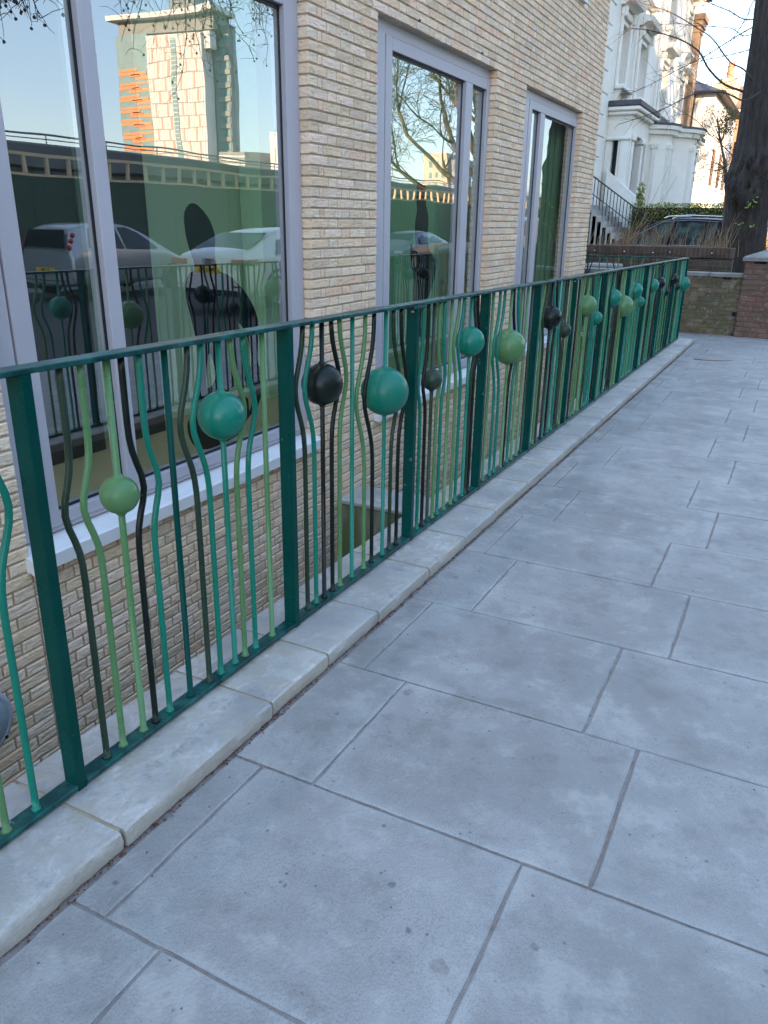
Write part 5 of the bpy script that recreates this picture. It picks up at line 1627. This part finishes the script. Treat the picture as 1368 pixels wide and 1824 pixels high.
# near porch
def porch(y0, y1, x1, ztop, niche, label):
    pr_m = MB()
    d = .22
    # front (-Y) wall with an arched niche
    nx0, nx1, nz = niche
    pr_m.box(FX, nx0, y0, y0 + d, -.4, ztop - .2); pr_m.box(nx1, x1, y0, y0 + d, -.4, ztop - .2)
    na = 10
    arc = [(nx0 + (nx1 - nx0) * (.5 - .5 * cos(pi * i / na)), nz + (nx1 - nx0) / 2 * sin(pi * i / na)) for i in range(na + 1)]
    for i in range(na):
        (xa, za), (xb_, zb_) = arc[i], arc[i + 1]
        pr_m.add([(xa, y0, za), (xb_, y0, zb_), (xb_, y0, ztop - .2), (xa, y0, ztop - .2), (xa, y0 + d, za), (xb_, y0 + d, zb_), (xb_, y0 + d, ztop - .2), (xa, y0 + d, ztop - .2)],
                 [(0, 1, 2, 3), (4, 7, 6, 5), (0, 4, 5, 1)])
    pr_m.box(x1 - .25, x1 - .001, y1 - .35, y1, -.4, ztop - .75)
    pr_m.box(x1 - .26, x1 - .0005, y0 + d, y1 + .001, ztop - .749, ztop - .2)
    p_ = pr_m.build('porch', STU, ha)
    p_['label'] = label
    m = MB(); m.box(nx0 - .02, nx1 + .02, y0 + d + .001, y0 + d + .04, -.3, nz + .4); m.build('niche_glass', M['carglass'], p_)
    m = MB(); m.box(FX + .01, x1 - .30, y0 + d + .2, y1, -.4, ztop - .5) if False else m.box(FX + .01, FX + .05, y0 + d, y1 - .1, -.3, ztop - .8)
    m.build('doorway', mk('dim doorway', (.10, .10, .11), rough=.7) if 'dim doorway' not in bpy.data.materials else bpy.data.materials['dim doorway'], p_)
    for (yy, w_) in ((y0 + .30, .34), (y0 + (y1 - y0) * .62, .30)):
        m = MB(); m.bbox(x1 - .24, x1 + .03, yy, yy + w_, -.4, ztop - .95, .02); m.build('pillar', STU2, p_)
        m = MB(); m.bbox(x1 - .30, x1 + .09, yy - .06, yy + w_ + .06, ztop - .949, ztop - .751, .04); m.build('capital', STU2, p_)
    m = MB()
    m.bbox(nx1 + .08, x1 - .02, y0 - .07, y0 - .001, -.4, ztop - .95, .02); m.bbox(FX, nx0 - .08, y0 - .06, y0 - .001, -.4, ztop - .95, .02); m.build('pilaster', STU2, p_)
    m = MB(); m.bbox(FX, x1 + .05, y0 - .13, y0 - .0005, ztop - .949, ztop - .84, .03); m.build('capital', STU2, p_)
    m = MB()
    m.bbox(FX, x1 + .16, y0 - .16, y1 + .16, ztop - .199, ztop - .08, .03); m.bbox(FX, x1 + .26, y0 - .26, y1 + .26, ztop - .079, ztop + .04, .03); m.build('cornice', STU2, p_)
    m = MB(); m.bbox(FX, x1 + .28, y0 - .28, y1 + .28, ztop + .041, ztop + .22, .03); m.build('flat_roof', LED, p_)
    return p_
porch(29.0, 32.2, -4.42, 4.95, (-4.99, -4.80, 3.95), 'shaded porch with an arched side light nearest the camera')
porch(38.6, 42.4, -4.0, 4.95, (-4.60, -4.42, 3.85), 'second porch with an arched side light catching the sun')
# round bays
for (yc, r, zt2, x_) in ((33.2, 1.0, 4.75, -4.75), (36.1, 1.75, 4.85, -5.0)):
    m = MB(); m.lathe([(r, -.4), (r, zt2 - .3)], (x_, yc, 0), 'z', 40); b_ = m.build('bay', STU, ha, smooth=True)
    m = MB(); m.lathe([(r + .001, zt2 - .3), (r + .16, zt2 - .28), (r + .18, zt2 - .15), (r + .28, zt2 - .12), (r + .30, zt2)], (x_, yc, 0), 'z', 40); m.build('cornice', STU2, b_)
    m = MB(); m.lathe([(r + .31, zt2 + .001), (r + .31, zt2 + .08), (.01, zt2 + .32)], (x_, yc, 0), 'z', 40); m.build('bay_roof', LED, b_)
    for a_ in (-1.0, -.35, .3):
        x__, y__ = x_ + (r + .03) * cos(a_), yc + (r + .03) * sin(a_)
        m = MB(); m.box(x__ - .07, x__ + .07, y__ - .07, y__ + .07, -.2, zt2 - .75); m.box(x__ - .11, x__ + .11, y__ - .11, y__ + .11, zt2 - .749, zt2 - .6); m.build('pilaster', STU2, b_)
m = MB(); m.box(-4.42, -4.36, 35.0, 35.3, 4.15, 4.3); m.build('security_camera', TRIM, ha)
# chimney stack on the far gable
m = MB(); m.box(-5.45, -5.02, 45.3, 46.4, -.5, 10.1); cs = m.build('chimney', mk('yellow stock brick', (0.30, 0.21, 0.14), (0.22, 0.15, 0.10), scale=9, rough=.9, stretch=(1, 1, 4)), ha)
for k, (e, z_) in enumerate(((.04, 10.1), (.12, 10.35), (.2, 10.6))):
    m = MB(); m.box(-5.45 - e, -5.02 + e, 45.3 - e, 46.4 + e, z_ + .001, z_ + .25); m.build('chimney_course', cs.data.materials[0], cs)
# steps up to the near porch
sp = thing('stone_steps', 'flight of pale stone steps with a black iron handrail climbing to the white porch', 'steps')
IRON = mk('black iron', (0.012, 0.012, 0.014), rough=.6)
for k in range(12):
    x = -2.95 - k * .17
    m = MB(); m.bbox(x - .30, x, 26.3, 28.7, -.3, .14 + k * .165, .01); m.build('step', mk('worn step stone', (.26, .25, .23), (.36, .35, .33), scale=4, rough=.85) if 'worn step stone' not in bpy.data.materials else bpy.data.materials['worn step stone'], sp)
A = onYp(1062, 318, 27.0); B_ = onYp(1160, 392, 27.0)
m = MB(); m.tube([A + (A - B_) * .25, A, B_], .022, 6); m.tube([A + (A - B_) * .25 - Vector((0, 0, .5)), A - Vector((0, 0, .50)), B_ - Vector((0, 0, .5))], .014, 6); m.build('handrail', IRON, sp)
for i in range(22):
    q = A + (B_ - A) * (i / 17 - .25)
    m = MB(); m.box(q.x - .011, q.x + .011, q.y - .011, q.y + .011, q.z - .95, q.z - .005); m.build('baluster', IRON, sp)
A2 = A + Vector((-.1, 1.9, .15)); B2 = B_ + Vector((-.1, 1.9, .05))
m = MB(); m.add([A2 + Vector((0, -.15, .2)), B2 + Vector((0, -.15, .05)), B2 + Vector((0, .15, .05)), A2 + Vector((0, .15, .2)), A2 + Vector((0, -.15, -1.6)), B2 + Vector((0, -.15, -1.2)), B2 + Vector((0, .15, -1.2)), A2 + Vector((0, .15, -1.6))],
                [(0, 1, 2, 3), (0, 4, 5, 1), (3, 2, 6, 7), (1, 5, 6, 2)]); m.build('side_wall', STU2, sp)
# lower white house with slate roof
hb_ = thing('white_house', 'lower white house with a dark slate hipped roof dappled by sunlight', 'house')
m = MB(); m.box(-10, -4.0, 46.5, 58.0, -.5, 7.62); m.build('wall', STU, hb_)
m = MB()
e = .38
m.add([(-10, 46.5 - e, 7.62), (-4.0 + e, 46.5 - e, 7.62), (-4.0 + e, 58 + e, 7.62), (-10, 58 + e, 7.62), (-6.5, 49, 9.0), (-6.5, 56, 9.0), (-10, 49, 9.0), (-10, 56, 9.0)],
      [(3, 2, 1, 0), (0, 1, 4, 6), (1, 2, 5, 4), (2, 3, 7, 5), (4, 5, 7, 6)])
m.build('roof', SLT, hb_)
m = MB(); m.tube([(-4.0 + e + .03, 46.2, 7.60), (-4.0 + e + .03, 58.2, 7.60)], .07, 8); m.tube([(-10, 46.5 - e - .03, 7.60), (-4.0 + e, 46.5 - e - .03, 7.60)], .07, 8); m.tube([(-5.0, 46.40, 7.5), (-5.0, 46.40, 0)], .05, 8); m.build('gutter', TRIM, hb_)
for y_ in (48.5, 52, 55):
    m = MB(); m.bbox(-4.03, -3.96, y_, y_ + 1.1, 3.4, 5.2, .01); w_ = m.build('window', M['carglass'], hb_)
    m = MB(); m.bbox(-3.995, -3.9, y_ - .15, y_ + 1.25, 3.25, 3.39, .01); m.build('sill', STU2, w_)
m = MB(); m.tube([(-6.8, 52, 9), (-6.8, 52, 11.6)], .03, 6); m.tube([(-7.3, 52, 11.0), (-6.3, 52, 11.0)], .015, 5); m.tube([(-7.2, 52, 11.4), (-6.4, 52, 11.4)], .015, 5); m.build('aerial', mk('pale aerial', (.6, .58, .6), rough=.5), hb_)
# brick house beyond
hc = thing('brick_house', 'distant sunlit yellow brick house with a brown tiled roof and chimney', 'house')
YBK = mk('warm stock brick', (0.40, 0.23, 0.13), (0.33, 0.19, 0.11), scale=3, rough=.9, stretch=(1, 1, 5))
m = MB(); m.box(-7.5, 4.5, 66, 74, -.5, 8.95); m.build('wall', YBK, hc)
m = MB(); m.box(-7.7, 4.7, 65.75, 65.99, 8.75, 9.1); m.build('fascia', STU2, hc)
m = MB(); m.add([(-7.8, 65.6, 9.11), (4.8, 65.6, 9.11), (4.8, 70, 11.1), (-7.8, 70, 11.1), (4.8, 74.4, 9.11), (-7.8, 74.4, 9.11)], [(0, 1, 2, 3), (3, 2, 4, 5), (0, 3, 5), (1, 4, 2), (0, 5, 4, 1)]); m.build('roof', mk('brown roof tile', (0.17, 0.12, 0.09), (0.22, 0.16, 0.12), scale=4, rough=.9, stretch=(1, 1, 5)), hc)
m = MB(); m.box(-6.5, -4.9, 65.9, 67.2, 9.0, 10.8); m.box(-6.3, -5.1, 66.1, 67.0, 10.8, 11.1); c_ = m.build('chimney', mk('pale chimney brick', (.5, .40, .30), (.40, .3, .2), scale=8, rough=.9), hc)
m = MB(); m.lathe([(.26, 11.1), (.22, 12.1)], (-5.6, 66.5, 0), 'z', 12); m.lathe([(.001, 12.1), (.22, 12.1)], (-5.6, 66.5, 0), 'z', 12); m.build('chimney_pot', mk('terracotta pot', (.45, .22, .11), rough=.8), c_)
for x_ in (-4.6, -1.6, 1.4):
    m = MB(); m.bbox(x_, x_ + 1.2, 65.95, 66.02, 5.2, 7.0, .01); m.build('window', M['carglass'], hc)
